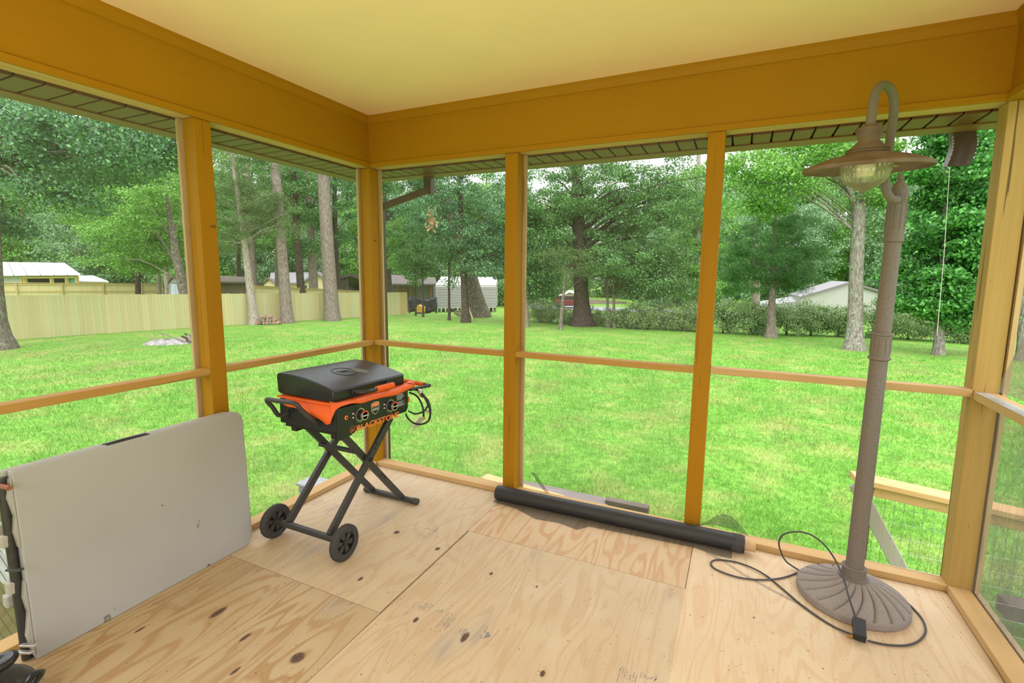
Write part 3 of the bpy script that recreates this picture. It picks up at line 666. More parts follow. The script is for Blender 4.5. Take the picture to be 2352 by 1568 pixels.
# ---- hedge shrubs along the far side of the lawn
hed = [(1243,742,46,44,'leftmost hedge shrub, beside the middle post'), (1292,746,34,34,'hedge shrub behind the slim leaning sapling'), (1372,750,34,36,'small hedge shrub at the right foot of the huge oak'), (1432,756,36,38,'low hedge shrub right of the two thin saplings'),
       (1488,759,52,56,'tall rounded hedge shrub in the middle bay'), (1568,762,60,56,'wide hedge shrub left of the right-hand stud'), (1660,768,38,66,'hedge shrub just right of the right-hand stud'), (1724,770,48,74,'bushy hedge shrub left of the cedar trunk'),
       (1806,772,52,72,'bushy hedge shrub right of the cedar trunk'), (1862,773,44,70,'hedge shrub in front of the metal building'), (1925,776,40,70,'hedge shrub left of the lichen-spotted oak trunk'), (2012,779,42,80,'hedge shrub behind the lamp post'), (2085,782,66,78,'big hedge shrub left of the maple trunk'), (2212,790,50,60,'rightmost hedge shrub under the maple')]
for i, (px, py, w, h, lab) in enumerate(hed):
    b = on_lawn(px, py-3); D = depth_of(b); hh = 1.12*h*D/FPX; ww = 1.15*w*D/FPX
    tree('hedge_shrub', lab+(' with green-gold leaves' if i % 2 else ' with small dull green leaves'), b, b+np.array([0, 0, hh*.75]), .05, .02,
         [(b[0], b[1], b[2]+hh*.52, ww, ww*.8, hh*.5, int(52*w/50)), (b[0]+.3*ww, b[1], b[2]+hh*.35, ww*.75, ww*.7, hh*.34, int(24*w/50))], 85, .105, LF_HEDGE, BK_DARK, 300+i, .36, .8, 1.2, 8, cat='shrub', group='hedge along the back of the lawn', first=.1)

# ================================================================== FENCES
def plank_mesh(w, th):
    c = .18*w
    poly = [(-w/2, 0, 0), (w/2, 0, 0), (w/2, 0, 1-.014), (w/2-c, 0, 1), (-w/2+c, 0, 1), (-w/2, 0, 1-.014)]
    return MB().prism(poly, (0, th, 0))
def fence_wood(name, c):
    m = NT(name); g = m.noise(m.coord((40, 40, 1.5)), 1., 4, .6); oi = m.n('ObjectInfo')
    col = m.ramp(g, [(.3, tuple(x*.82 for x in c)), (.7, c)])
    col = m.mix(m.math('MULTIPLY', oi.outputs['Random'], .55), col, (.52, .43, .19))
    col = m.mix(m.math('MULTIPLY', m.ramp(m.noise(m.coord((6, 6, 3)), 3.2, 2), [(.70, (0, 0, 0)), (.78, (1, 1, 1))]), .5), col, (.30, .19, .08))
    m.base(col); m.set(.8, 0, .2); return m.m
FW1, FW2, FW3 = fence_wood('treated_pine_green', (.62, .59, .33)), fence_wood('treated_pine_yellow', (.69, .60, .33)), fence_wood('treated_pine_tan', (.58, .42, .19))
RAILM = fence_wood('fence_rail', (.55, .42, .16))
def fence(name, label, A, B, hA, hB, pitch=.145, mats=(FW1, FW2), end_tan=0, rails=False, back=.0, post_every=2.4):
    A, B = np.array(A, float), np.array(B, float); d = B-A; L = math.hypot(d[0], d[1]); ang = math.atan2(d[1], d[0])
    t = thing(name, (A+B)/2, label, 'fence'); n = int(L/pitch)
    nx = np.array([-math.sin(ang), math.cos(ang), 0.])          # away from the camera is +nx
    src = {}
    def put(kind, mat, f, key, dz=0):
        x, y = A[0]+d[0]*f, A[1]+d[1]*f; z0 = lawn_z(x, y)-.03
        top = (A[2]+hA)*(1-f)+(B[2]+hB)*f+dz
        if key not in src:
            o = obj('plank', plank_mesh(pitch*.965, .018), mat, None); o.parent = t; src[key] = o
        else:
            o = src[key].copy(); COL.objects.link(o)
        o.location = Vector((x, y, z0))-t.location; o.rotation_euler = (0, 0, ang); o.scale = (1, 1, top-z0)
    rr = random.Random(n)
    for i in range(n):
        tan = i >= n-end_tan
        k = 2 if tan else (0 if rr.random() < .62 else 1)
        put('plank', (mats[0], mats[1], FW3)[k], (i+.5)/n, k, rr.uniform(-.012, .012))
    side = -1 if rails else 1
    zt = lambda f: (A[2]+hA)*(1-f)+(B[2]+hB)*f
    off = nx*(.03 if side > 0 else -.02)
    for dz in ((-.14, -.75) if not rails else (-.10, -.60)):
        a, b = np.array([A[0], A[1], zt(0)+dz])+off, np.array([B[0], B[1], zt(1)+dz])+off
        obj('rail', MB().beam(a, b, .04, .088), RAILM, t)
    if rails: obj('cap_rail', MB().beam(np.array([A[0], A[1], zt(0)+.02])-nx*.01, np.array([B[0], B[1], zt(1)+.02])-nx*.01, .12, .035), RAILM, t)
    for f in np.arange(0, 1.0001, post_every/L):
        x, y = A[0]+d[0]*f, A[1]+d[1]*f; o_ = nx*(.085*side)
        obj('post', MB().beam((x+o_[0], y+o_[1], lawn_z(x, y)-.05), (x+o_[0], y+o_[1], zt(f)-.02), .085, .085, (d[0], d[1], 0)), RAILM, t)
    return t
A0, B0 = on_lawn(100, 775), on_lawn(936, 722)
dd = (B0-A0); A1 = A0-dd*.16; A1[2] = lawn_z(A1[0], A1[1])
fence('plank_fence', 'long pale green-yellow dog-eared plank fence along the left side of the lawn', A1, B0, 1.97, 1.76, end_tan=5)
def behind(pxa, ya, Da, pxb, yb, Db, name, label):
    a, b = deep(pxa, ya, Da), deep(pxb, yb, Db); za, zb = lawn_z(a[0], a[1]), lawn_z(b[0], b[1])
    fence(name, label, (a[0], a[1], za), (b[0], b[1], zb), a[2]-za, b[2]-zb, pitch=.15, mats=(FW2, FW2), rails=True)
behind(-80, 649, 33, 374, 652, 41, 'plank_fence', 'yellow plank fence with rails facing us behind the long fence at far left')
behind(583, 656, 36, 840, 669, 47, 'plank_fence', 'yellow plank fence with post tops showing behind the pines')

# ================================================================== BUILDINGS BEYOND
WHITE = plain('white_siding', (.40, .385, .36), .6, var=.03, scale=3); WROOF = plain('white_metal_roof', (.66, .64, .63), .45, var=.03, scale=2)
GREYROOF = plain('grey_roof', (.25, .235, .245), .7, var=.06, scale=6); BROOF = plain('brown_shingle', (.19, .155, .125), .85, var=.15, scale=9); BROWN = plain('brown_wood_wall', (.20, .155, .10), .85, var=.12, scale=6)
BEIGE = plain('beige_wall', (.70, .57, .33), .7, var=.03, scale=3); DKGLASS = plain('dark_glass', (.03, .035, .04), .15); GREENW = plain('green_wall', (.08, .25, .20), .6); DARKIN = plain('dark_interior', (.05, .05, .045), .9)
CARP = plain('brown_carport', (.12, .10, .085), .7); TRIMW = plain('white_trim', (.8, .8, .8), .5); ORANGEW = plain('orange_wood', (.55, .30, .08), .7); PALEB = plain('pale_blue_door', (.62, .72, .84), .5)
METALW = NT('ribbed_metal_wall'); _w = METALW.n('TexWave'); METALW.link(METALW.coord(), _w.inputs[0]); _w.inputs['Scale'].default_value = .9
METALW.base((.33, .32, .29)); METALW.set(.5); METALW.bump(_w.outputs[0], .35, .05); METALW = METALW.m
def V3(p): return np.array(p, float)
def quad_wall(name, p, q, zb, zt, th, mat, parent):
    """upright wall panel from plan point p to q"""
    p, q = V3(p), V3(q); d = q-p; L = math.hypot(d[0], d[1]); n_ = np.array([-d[1]/L, d[0]/L, 0])*th
    if n_ @ FW < 0: n_ = -n_
    a = [(p[0], p[1], zb), (q[0], q[1], zb), (q[0], q[1], zt), (p[0], p[1], zt)]
    return obj(name, MB().prism(a, n_), mat, parent)
def flat_on(name, px, D, mat, parent, off=-.04, th=.05):
    """thin panel through four measured corners at depth D"""
    a = [deep(x, y, D+off) for x, y in px]
    return obj(name, MB().prism(a, FW*th), mat, parent)
def bld(name, label, px, D):
    b = deep(px[0], px[1], D); b[2] = lawn_z(b[0], b[1]); return thing(name, b, label, 'building')
GZ = -3.1
# pavilion with the white metal roof
t = bld('pavilion', 'open pavilion with a white metal roof behind the fence at far left', (100, 660), 48)
e0, e1 = deep(-60, 634, 47), deep(187, 632, 47); r0, r1 = deep(-60, 603, 53), deep(150, 606, 53)
bk0, bk1 = r0+(r0-e0)*np.array([1, 1, -1]), r1+(r1-e1)*np.array([1, 1, -1])
for k in range(8):
    f0, f1 = k/8, (k+.94)/8
    obj('roof_sheet', MB().prism([e0+(e1-e0)*f0, e0+(e1-e0)*f1, r0+(r1-r0)*f1, r0+(r1-r0)*f0], (0, 0, .12)), WROOF, t)
obj('back_roof', MB().prism([r0, r1, bk1, bk0], (0, 0, .12)), WROOF, t)
for x in (50, 57, 118, 153, 176):
    p = deep(x, 634, 47.6); obj('post', MB().box((p[0]-.12, p[1]-.12, GZ), (p[0]+.12, p[1]+.12, p[2]+.02)), RAILM, t)
a, c = deep(50, 637, 47.5), deep(176, 636, 47.5); obj('beam', MB().beam(a, c, .12, .22), RAILM, t)
quad_wall('siding', deep(-40, 650, 47.8), deep(49, 650, 47.8), GZ, deep(20, 634, 47.8)[2], .1, WHITE, t)
quad_wall('green_wall', deep(154, 650, 47.8), deep(175, 650, 47.8), GZ, deep(165, 634, 47.8)[2], .1, GREENW, t)
quad_wall('dark_back', deep(50, 650, 52), deep(176, 650, 52), GZ, .9, .1, DARKIN, t)
t = bld('low_shed', 'low outbuilding with a pale grey roof right of the white-roofed pavilion', (215, 660), 52)
a = [deep(178, 648, 50), deep(250, 648, 50), deep(213, 634, 55), deep(178, 635, 55)]
obj('roof', MB().prism(a, (0, 0, .1)), plain('pale_grey_roof', (.52, .50, .53), .5), t)
quad_wall('wall', deep(180, 650, 50.4), deep(246, 650, 50.4), GZ, deep(200, 648, 50.4)[2], .15, BEIGE, t)
# barn-roofed white shed
t = bld('barn_shed', 'little white barn-roofed shed with double doors behind the fence', (405, 670), 40)
fr = [deep(387, 705, 40), deep(388, 652, 40), deep(392, 644, 40), deep(402, 637, 40), deep(413, 645, 40), deep(420, 655, 40), deep(427, 705, 40)]
side = (deep(455, 640, 42.5)-deep(413, 640, 40))*np.array([1, 1, 0])
obj('front_wall', MB().prism(fr, side*.02), WHITE, t)
obj('body', MB().prism([p+side*.02 for p in fr], side*.97), WHITE, t)
ro = [p+(0, 0, .06) for p in fr[1:6]]
for k in range(4): obj('roof_slope', MB().prism([ro[k]-side*.04, ro[k+1]-side*.04, ro[k+1]+side*1.04, ro[k]+side*1.04], (0, 0, .08)), BROOF, t)
for x0, x1 in ((393, 403.4), (404, 416)):
    flat_on('door', [(x0, 700), (x1, 700), (x1-.5, 652), (x0-.5, 652)], 40, PALEB, t)
flat_on('gable_panel', [(395, 649), (412, 649), (403, 640)], 40, WHITE, t, -.05)
# brown shed
t = bld('brown_shed', 'low brown shed with a shingle roof behind the pale cedar', (545, 670), 44)
a = [deep(490, 650, 43), deep(575, 650, 43), deep(583, 640, 46), deep(490, 636, 46)]
obj('roof', MB().prism(a, (0, 0, .15)), BROOF, t)
quad_wall('wall', deep(488, 650, 43.5), deep(580, 650, 43.5), GZ, deep(540, 649, 43.5)[2], 2., BROWN, t)
# beige house
t = bld('beige_house', 'beige house with grey gabled roofs behind the pines', (680, 670), 62)
a = [deep(618, 652, 62), deep(700, 652, 62), deep(740, 628, 67), deep(622, 629, 67)]
obj('main_roof', MB().prism(a, (0, 0, .2)), GREYROOF, t)
quad_wall('wall', deep(598, 652, 62.4), deep(765, 652, 62.4), GZ, deep(650, 651, 62.4)[2], .3, BEIGE, t)
g1 = [deep(600, 657, 61), deep(618, 641, 61), deep(637, 657, 61)]
obj('small_gable', MB().prism(g1, FW*2), BEIGE, t)
for k in range(2): obj('small_gable_roof', MB().prism([g1[k]-FW*.3, g1[k+1]-FW*.3, g1[k+1]+FW*3, g1[k]+FW*3], (0, 0, .18)), BROOF, t)
g2 = [deep(690, 655, 60), deep(730, 630, 60), deep(768, 655, 60)]
obj('main_gable', MB().prism(g2, FW*3), BEIGE, t); obj('gable_wall', MB().prism([deep(692, 655, 60), deep(764, 655, 60), deep(764, 700, 60), deep(692, 700, 60)], FW*2.), BEIGE, t)
for k in range(2): obj('gable_roof', MB().prism([g2[k]-FW*.4, g2[k+1]-FW*.4, g2[k+1]+FW*6, g2[k]+FW*6], (0, 0, .25)), GREYROOF, t)
for q in ([(699, 662), (706, 662), (706, 654), (699, 654)], [(748, 663), (758, 663), (758, 654), (748, 654)]):
    w = flat_on('window', q, 60, TRIMW, t, -.08, .06); xs_ = [p[0] for p in q]; ys_ = [p[1] for p in q]
    flat_on('pane', [(xs_[0]+1, ys_[0]-1), (xs_[1]-1, ys_[0]-1), (xs_[1]-1, ys_[2]+1), (xs_[0]+1, ys_[2]+1)], 60, DKGLASS, w, -.12, .03)
# brown carport
t = bld('carport', 'dark brown metal carport behind the fence by the corner post', (800, 670), 52)
fr = [deep(768, 645, 50), deep(775, 636, 50), deep(805, 628, 50), deep(828, 632, 50), deep(850, 645, 50)]
obj('roof', MB().prism(fr+[deep(848, 649, 50), deep(805, 634, 50), deep(778, 641, 50), deep(771, 649, 50)], FW*6), CARP, t)
quad_wall('side_wall', deep(771, 650, 50.3), deep(795, 650, 50.3), GZ, deep(780, 642, 50.3)[2], .2, CARP, t); quad_wall('back_wall', deep(771, 650, 56), deep(850, 650, 56), GZ, deep(800, 634, 56)[2], .2, DARKIN, t)
for x in (797, 846):
    p = deep(x, 640, 50.2); obj('post', MB().box((p[0]-.08, p[1]-.08, GZ), (p[0]+.08, p[1]+.08, p[2])), CARP, t)
# porch roof and posts of the trailer
t = bld('trailer_porch', 'dark-roofed trailer porch with slim posts behind the fence end', (920, 670), 52)
obj('roof', MB().prism([deep(872, 655, 50), deep(1003, 655, 50), deep(1000, 640, 54), deep(890, 633, 54)], (0, 0, .15)), CARP, t)
quad_wall('wall', deep(872, 660, 53), deep(1002, 660, 53), GZ, deep(930, 652, 53)[2], .2, WHITE, t)
for x0, x1 in ((914, 936), (938, 950), (983, 994)): flat_on('shutter', [(x0, 678), (x1, 678), (x1, 658), (x0, 658)], 53, ORANGEW, t)
for x in (898, 906, 921, 930, 944, 966, 985, 993):
    p = deep(x, 655, 50.4); obj('post', MB().box((p[0]-.05, p[1]-.05, GZ), (p[0]+.05, p[1]+.05, p[2]+.05)), CARP, t)
# the trailer itself: lap siding board by board
t = bld('trailer', 'white lap-sided trailer on a dark skirting beyond the leaning trunk', (1070, 715), 50)
pl, pr = deep(1001, 700, 48), deep(1139, 700, 50)
zt_, zb_ = deep(1070, 656, 49)[2], deep(1070, 707, 49)[2]; nb = 14
for k in range(nb):
    z0, z1 = zb_+(zt_-zb_)*k/nb, zb_+(zt_-zb_)*(k+.80)/nb
    d = pr-pl; n_ = np.array([d[1], -d[0], 0])/math.hypot(d[0], d[1])*.08
    obj('siding_board', MB().add([(*(pl+n_)[:2], z0), (*(pr+n_)[:2], z0), (*pr[:2], z1), (*pl[:2], z1), (*(pl-n_)[:2], z0), (*(pr-n_)[:2], z0), (*(pr-n_)[:2], z1), (*(pl-n_)[:2], z1)],
        [(0,1,2,3),(4,7,6,5),(0,4,5,1),(3,2,6,7),(0,3,7,4),(1,5,6,2)]), WHITE, t)
quad_wall('siding_backing', pl+(0, .12, 0), pr+(0, .12, 0), zb_, zt_, .1, plain('grey_backing', (.16, .16, .15), .8), t)
back = np.array([-.45, 1., 0])*3.2
obj('roof', MB().prism([(*(pl)[:2], zt_), (*(pr)[:2], zt_), (*(pr+back)[:2], zt_+.75), (*(pl+back)[:2], zt_+.75)], (0, 0, .12)), WROOF, t)
obj('end_wall', MB().prism([(*pr[:2], zb_), (*(pr+back)[:2], zb_), (*(pr+back)[:2], zt_+.7), (*pr[:2], zt_)], (-.05, 0, 0)), WHITE, t)
obj('underside', MB().prism([(*(pl)[:2], zb_), (*(pr)[:2], zb_), (*(pr+back)[:2], zb_), (*(pl+back)[:2], zb_)], (0, 0, .05)), DARKIN, t)
for k in range(15):
    p = pl+(pr-pl)*(k+.5)/15+np.array([-.1, .4, 0]); obj('skirting_slat', MB().box((p[0]-.15, p[1]-.02, GZ), (p[0]+.15, p[1]+.02, zb_+.05)), (GREENW, CARP, plain('grey_skirt', (.4, .42, .42)))[k % 3], t)
# black tarp screen and what lies by it
t = bld('tarp', 'sagging black tarp stretched between posts at the fence end', (970, 720), 42); t['category'] = 'tarp'
rows = [[deep(x, y0+3*math.sin(x*.13)+(y1-y0)*f, 42)+np.array([0, .12*math.sin(x*.5+f*4), 0]) for x in np.linspace(939, 1003, 17)] for f, y0, y1 in ((f, 685, 717) for f in np.linspace(0, 1, 6))]
obj('sheet', MB().grid(rows), plain('black_tarp', (.025, .026, .028), .35), t, smooth=60, solid=.02)
for x in (940, 972, 1002):
    p = deep(x, 682, 42.2); obj('post', MB().box((p[0]-.05, p[1]-.05, GZ+.4), (p[0]+.05, p[1]+.05, p[2])), CARP, t)
p = deep(963, 716, 40.5); p[2] = lawn_z(p[0], p[1])
t = thing('mower_box', p, 'yellow-orange machine hood leaning by the black tarp', 'machine')
obj('hood', MB().prism([p+(-.28, 0, .1), p+(.33, 0, .0), p+(.40, 0, .55), p+(-.1, 0, .75), p+(-.3, 0, .55)], (0, .35, 0)), plain('machine_yellow', (.62, .36, .05), .4), t, bevel=.02)
obj('base', MB().box(p+(-.3, 0, 0), p+(.4, .35, .1)), DARKIN, t)
# leaning timbers by the heavy trunk
for a, b, mat, lab, w in (((1066, 678), (1086, 733), FW2, 'pale board leaning against the heavy leaning trunk', .09), ((1056, 688), (1040, 716), BK_DARK, 'dark board leaning beside the slim dark oak', .14)):
    q = on_lawn(*b); Dq = depth_of(q); tag(obj('leaning_board', MB().beam(q, deep(*a, Dq+.6), w, .04, (0, 1, 0)), mat), lab, 'board')
for k, (x, y, wd_) in enumerate(((1058, 722, 1.1), (1062, 726, .9), (1052, 718, .8), (1068, 728, .7))):
    q = on_lawn(x, y); tag(obj('scrap_board', MB().box(q+(-wd_/2, -.1, 0), q+(wd_/2, .1, .10+.05*k)), (BROWN, BK_GREY)[k % 2]), ('topmost', 'lowest', 'rear', 'short')[k]+' scrap board in the heap behind the slim dark oak', 'board', 'scrap boards')
# far house and red truck
t = bld('far_house', 'far house with a white-trimmed gable behind the huge oak', (1300, 690), 68)
fr = [deep(1284, 706, 68), deep(1284, 681, 68), deep(1306, 669, 68), deep(1345, 681, 68), deep(1345, 706, 68)]
obj('gable_wall', MB().prism(fr, FW*5), plain('cream_wall', (.66, .60, .46), .7), t)
for a, b in ((1, 2), (2, 3)):
    obj('roof_slope', MB().prism([fr[a]-FW*.5, fr[b]-FW*.5, fr[b]+FW*6, fr[a]+FW*6], (0, 0, .2)), BROOF, t); obj('white_rake', MB().beam(fr[a]-FW*.6, fr[b]-FW*.6, .1, .35, UP), TRIMW, t)
flat_on('garage_door', [(1297, 705), (1330, 705), (1330, 685), (1297, 685)], 68, plain('garage_panel', (.78, .77, .72), .6), t)
obj('long_wing', MB().prism([deep(1345, 706, 70), deep(1440, 712, 72), deep(1440, 692, 72), deep(1345, 686, 70)], FW*4), plain('tan_wing', (.22, .18, .14), .8), t)
p = deep(1304, 700, 61); p[2] = deep(1304, 706, 61)[2]
t = thing('red_truck', p, 'dark red truck parked before the far house behind the oak', 'truck')
RED = plain('dark_red_paint', (.16, .02, .025), .25); tw = RT*np.array([1, 1, 0])
def tp(u, z): return p+tw*u+np.array([0, 0, z])
obj('body', MB().prism([tp(-1.6, .3), tp(1.9, .3), tp(1.9, .85), tp(1.2, .95), tp(-1.6, .95)], FW*1.7), RED, t, bevel=.08)
obj('cab', MB().prism([tp(-1.3, .93), tp(1.2, .93), tp(.8, 1.5), tp(-1.0, 1.52)], FW*1.6), RED, t, bevel=.08)
for u0, u1 in ((-1.1, -.35), (-.2, .75)): obj('side_glass', MB().prism([tp(u0, 1.0)-FW*.02, tp(u1+.1, 1.0)-FW*.02, tp(u1, 1.4)-FW*.02, tp(u0+.08, 1.4)-FW*.02], FW*.03), DKGLASS, t)
RUB = plain('black_rubber', (.022, .022, .023), .65)
for u in (-1.05, 1.25):
    M_ = Matrix((( tw[0], 0, -FW[0]), (tw[1], 0, -FW[1]), (0, 1, 0))).to_4x4()
    obj('wheel', MB().lathe([(0, -.1), (.34, -.1), (.36, -.05), (.36, .1), (.2, .12), (0, .12)], tp(u, .34), 18, M_), RUB, t, smooth=40)
# road
ra = [on_lawn(x, y) for x, y in ((1195, 709), (1330, 712), (1480, 718), (1700, 726))]; rb = [on_lawn(x, y) for x, y in ((1195, 700), (1330, 704), (1480, 709), (1700, 716))]
structure('road', MB().grid([[q+(0, 0, .05) for q in ra], [q+(0, 0, .05) for q in rb]]), plain('pale_asphalt', (.26, .27, .30), .8, scale=1.))
# metal building
t = bld('metal_building', 'pale beige metal building with a grey gabled roof beyond the hedge', (1950, 700), 50)
gz = -3.0; a, ap, c = deep(1839, 683, 50), deep(1952, 649, 50.5), deep(2066, 682, 51)
dv = (deep(1812, 672, 58)-deep(1839, 683, 50)); dv[2] = 0
obj('gable_wall', MB().prism([(*a[:2], gz), (*c[:2], gz), c, ap, a], dv*.02), METALW, t)
obj('side_wall', MB().prism([(*a[:2], gz), a, a+dv, (*(a+dv)[:2], gz)], (.1, 0, 0)), METALW, t)
obj('back_wall', MB().prism([(*a[:2], gz)+dv, (*c[:2], gz)+dv, c+dv, ap+dv, a+dv], dv*.02), METALW, t)
for k in range(10):
    f0, f1 = k/10, (k+.95)/10
    obj('roof_sheet', MB().prism([a+dv*f0-(0, 0, .02), ap+dv*f0, ap+dv*f1, a+dv*f1-(0, 0, .02)], (0, 0, .1)), GREYROOF, t)
obj('far_roof', MB().prism([ap-dv*.02, c-dv*.02, c+dv, ap+dv], (0, 0, .1)), GREYROOF, t)
DKT = plain('dark_trim', (.13, .12, .11), .6)
for u, v_ in ((a, ap), (ap, c)): obj('rake_trim', MB().beam(u-dv*.03, v_-dv*.03, .06, .22, UP), DKT, t)
obj('corner_trim', MB().beam((*(a-dv*.02)[:2], gz), a-dv*.02, .2, .06), DKT, t); obj('downpipe', MB().beam((*(a-dv*.03+tw*.3)[:2], gz), a-dv*.03+tw*.3, .1, .08), TRIMW, t)
la, lb = deep(1742, 704, 56), deep(1836, 693, 52)
obj('lean_to_roof', MB().prism([la, lb, lb+dv*.5+(0, 0, .35), la+dv*.4+(0, 0, .3)], (0, 0, .1)), plain('pale_metal_roof', (.33, .33, .33), .45), t)
obj('lean_to_wall', MB().prism([(*(la+.2)[:2], gz), (*lb[:2], gz), lb, la+.05], dv*.02), METALW, t)
for k, (ya, yb) in enumerate(((617, 621), (641, 643))):
    tag(obj('power_line', MB().tube([deep(1500, ya-6, 80), deep(1850, ya+3, 78), deep(2250, yb-4, 76)], .018, 5), plain('line_grey', (.45, .5, .5))), ('upper', 'lower')[k]+' power line crossing in front of the far woods', 'power line')

# ================================================================== THINGS IN THE YARD
LOGM = plain('log_end', (.36, .22, .15), .85, var=.25, scale=25)
g = np.random.default_rng(4); q0 = on_lawn(613, 746)
k = 0; tr_ = RT*np.array([1, 1, 0]); tr_ /= np.linalg.norm(tr_)
for row, n_ in enumerate((7, 5, 3)):
    for i in range(n_):
        u = (i-(n_-1)/2)*.205+g.uniform(-.03, .03)+(-.14 if row == 2 else 0); r = g.uniform(.085, .115)
        c = q0+tr_*u+np.array([0, 0, .09+row*.165]); c[2] = lawn_z(c[0], c[1])+.1+row*.17
        yaw_ = g.uniform(-.25, .25); dv2 = np.array([-math.sin(YAW+yaw_), math.cos(YAW+yaw_), 0])*.4
        o = tag(obj('firewood_log', MB().tube([c-dv2*.02, c, c+dv2], [r*.93, r, r], 9), (LOGM, BK_GREY, LOGM)[k % 3], None, smooth=50), 'split firewood log in the low pile between cedar and pine', 'log', 'firewood pile'); k += 1
qa = on_lawn(392, 787)
am = NT('wood_ash'); am.base(am.ramp(am.noise(am.coord(), 3.5, 5, .7), [(.35, (.12, .11, .10)), (.5, (.36, .33, .33)), (.7, (.52, .49, .49))])); am.set(.95, 0, .1)
rows = []
for f in (1., .8, .55, .3, .02):
    rows.append([(qa[0]+1.15*f*math.cos(2*math.pi*j/28)*(1+.12*math.sin(3*j)), qa[1]+.95*f*math.sin(2*math.pi*j/28)*(1+.1*math.cos(5*j)), lawn_z(qa[0], qa[1])-.03+.17*(1-f**2)+.02*math.sin(j*2.2)) for j in range(28)])
tag(obj('ash_heap', MB().grid(rows, True), am.m, None, smooth=70), 'flat pale grey ash heap of an old fire on the lawn', 'ash heap')
labs = ['long bare twig sticking up left over the ash heap', 'grey branch lying across the ash heap', 'second grey branch crossing the ash heap', 'short stub of wood at the right of the ash heap', 'forked dark stick at the left of the ash heap', 'thick charred stick at the back of the ash heap', 'small curled brown twig left of the ash']
for i, (a, b, r) in enumerate((((360, 762), (420, 778), .022), ((405, 776), (428, 789), .055), ((418, 772), (437, 786), .05), ((432, 770), (438, 788), .06), ((348, 768), (356, 786), .03), ((425, 766), (452, 778), .045), ((372, 766), (380, 784), .02))):
    Dq = depth_of(qa)+.1*(i % 3); p0, p1 = deep(*a, Dq), deep(*b, Dq-.3); p1[2] = lawn_z(p1[0], p1[1])+.08
    tag(obj('stick', MB().tube([p0, (p0+p1)/2+(0, 0, .03), p1], [r*.7, r, r], 7), (BK_GREY, BK_PALE, BK_DARK)[i % 3], None, smooth=60), labs[i], 'stick')
# timbers lying outside along the porch
OR_W = paint_mat('new_orange_timber', (.62, .36, .16), (.72, .44, .22), 'x', .2); GREYW = paint_mat('weathered_grey_board', (.20, .17, .155), (.29, .25, .23), 'x', .5); DARKW = paint_mat('dark_wet_timber', (.11, .085, .07), (.19, .15, .12), 'x', .6)
for pa, pb, w, h, mat, lab in (((1112, 1100), (1290, 1152), .13, .09, OR_W, 'orange-brown timber lying outside past the middle post'), ((1186, 1112), (1398, 1158), .19, .04, GREYW, 'wide weathered grey board lying outside behind the screen roll'), ((1392, 1152), (1490, 1172), .09, .08, DARKW, 'short dark timber with an orange cut end outside the porch')):
    zz = -.82+h/2; tag(obj('timber', MB().beam(on_z(*pa, zz), on_z(*pb, zz), w, h), mat, None, bevel=.006), lab, 'timber')
# grey utility block outside, behind the griddle
q = on_z(722, 1112, -.70)
t = thing('utility_box', (q[0], q[1], -.84), 'low dark grey utility box on the ground outside behind the griddle', 'box')
obj('body', MB().box((q[0]-.13, q[1]-.10, -.86), (q[0]+.13, q[1]+.10, -.70)), plain('grey_plastic', (.20, .20, .205), .6), t, bevel=.02); obj('lid', MB().box((q[0]-.145, q[1]-.115, -.70), (q[0]+.145, q[1]+.115, -.665)), plain('grey_lid', (.27, .27, .28), .5), t, bevel=.01)
# garden fence at the right: post, flat rail, brace, wire
GW = paint_mat('tan_garden_rail', (.58, .36, .15), (.72, .46, .22), 'x', .5); GP = paint_mat('brown_post', (.19, .10, .045), (.27, .16, .08), 'z', .7); GB = paint_mat('grey_brace', (.34, .29, .24), (.55, .52, .47), 'z', .8)
Yg = .9; pT, pB = on_y(1992, 1108, Yg), on_y(1985, 1290, Yg)
t = thing('garden_fence', (pT[0], Yg, lawn_z(3.4, .9)), 'wire garden fence with a tan rail and brown post outside the right bay', 'fence')
obj('post', MB().box((pT[0]-.045, Yg+.02, -.95), (pT[0]+.045, Yg+.11, pT[2]+.03)), GP, t, bevel=.005)
ra_, rb_ = on_y(1958, 1094, Yg-.02), on_y(2190, 1146, Yg+.02)
rdir = (rb_-ra_)/np.linalg.norm(rb_-ra_); far_ = ra_+rdir*2.6
obj('cap_rail', MB().beam(ra_, far_, .15, .036), GW, t, bevel=.004)
obj('side_rail', MB().beam(ra_+(.12, .0, -.065), far_+(0, .0, -.065), .036, .085), GW, t, bevel=.004)
obj('brace', MB().beam(on_y(1966, 1112, Yg-.03), on_y(2078, 1325, Yg-.06), .04, .085, (0, 0, 1)), GB, t, bevel=.004)
mb = MB(); x = pT[0]+.02
while x < far_[0]:
    mb.tube([(x, Yg+.06, -.93), (x, Yg+.06, pT[2]-.06)], .0012, 4, False); x += .052
for zz in np.arange(-.9, pT[2]-.05, .1): mb.tube([(pT[0]-.04, Yg+.06, zz), (far_[0], Yg+.06, zz)], .0012, 4, False)
for i in range(7): mb.tube(smooth_path([(pT[0]-.02+.01*math.sin(i*2), Yg+.015, -.15-.11*i), (pT[0]+.06, Yg+.0, -.24-.11*i)], 3), .0016, 4, False)
w_ = obj('wire_mesh', mb, plain('galvanised_wire', (.42, .44, .42), .4, .6), t); w_['kind'] = 'stuff'
q = on_z(2300, 1392, -.75)
tag(obj('timber', MB().beam(q, q+np.array([1.3, .12, 0]), .14, .12), DARKW, None, bevel=.01), 'dark timber on the ground outside the right-hand screen', 'timber')
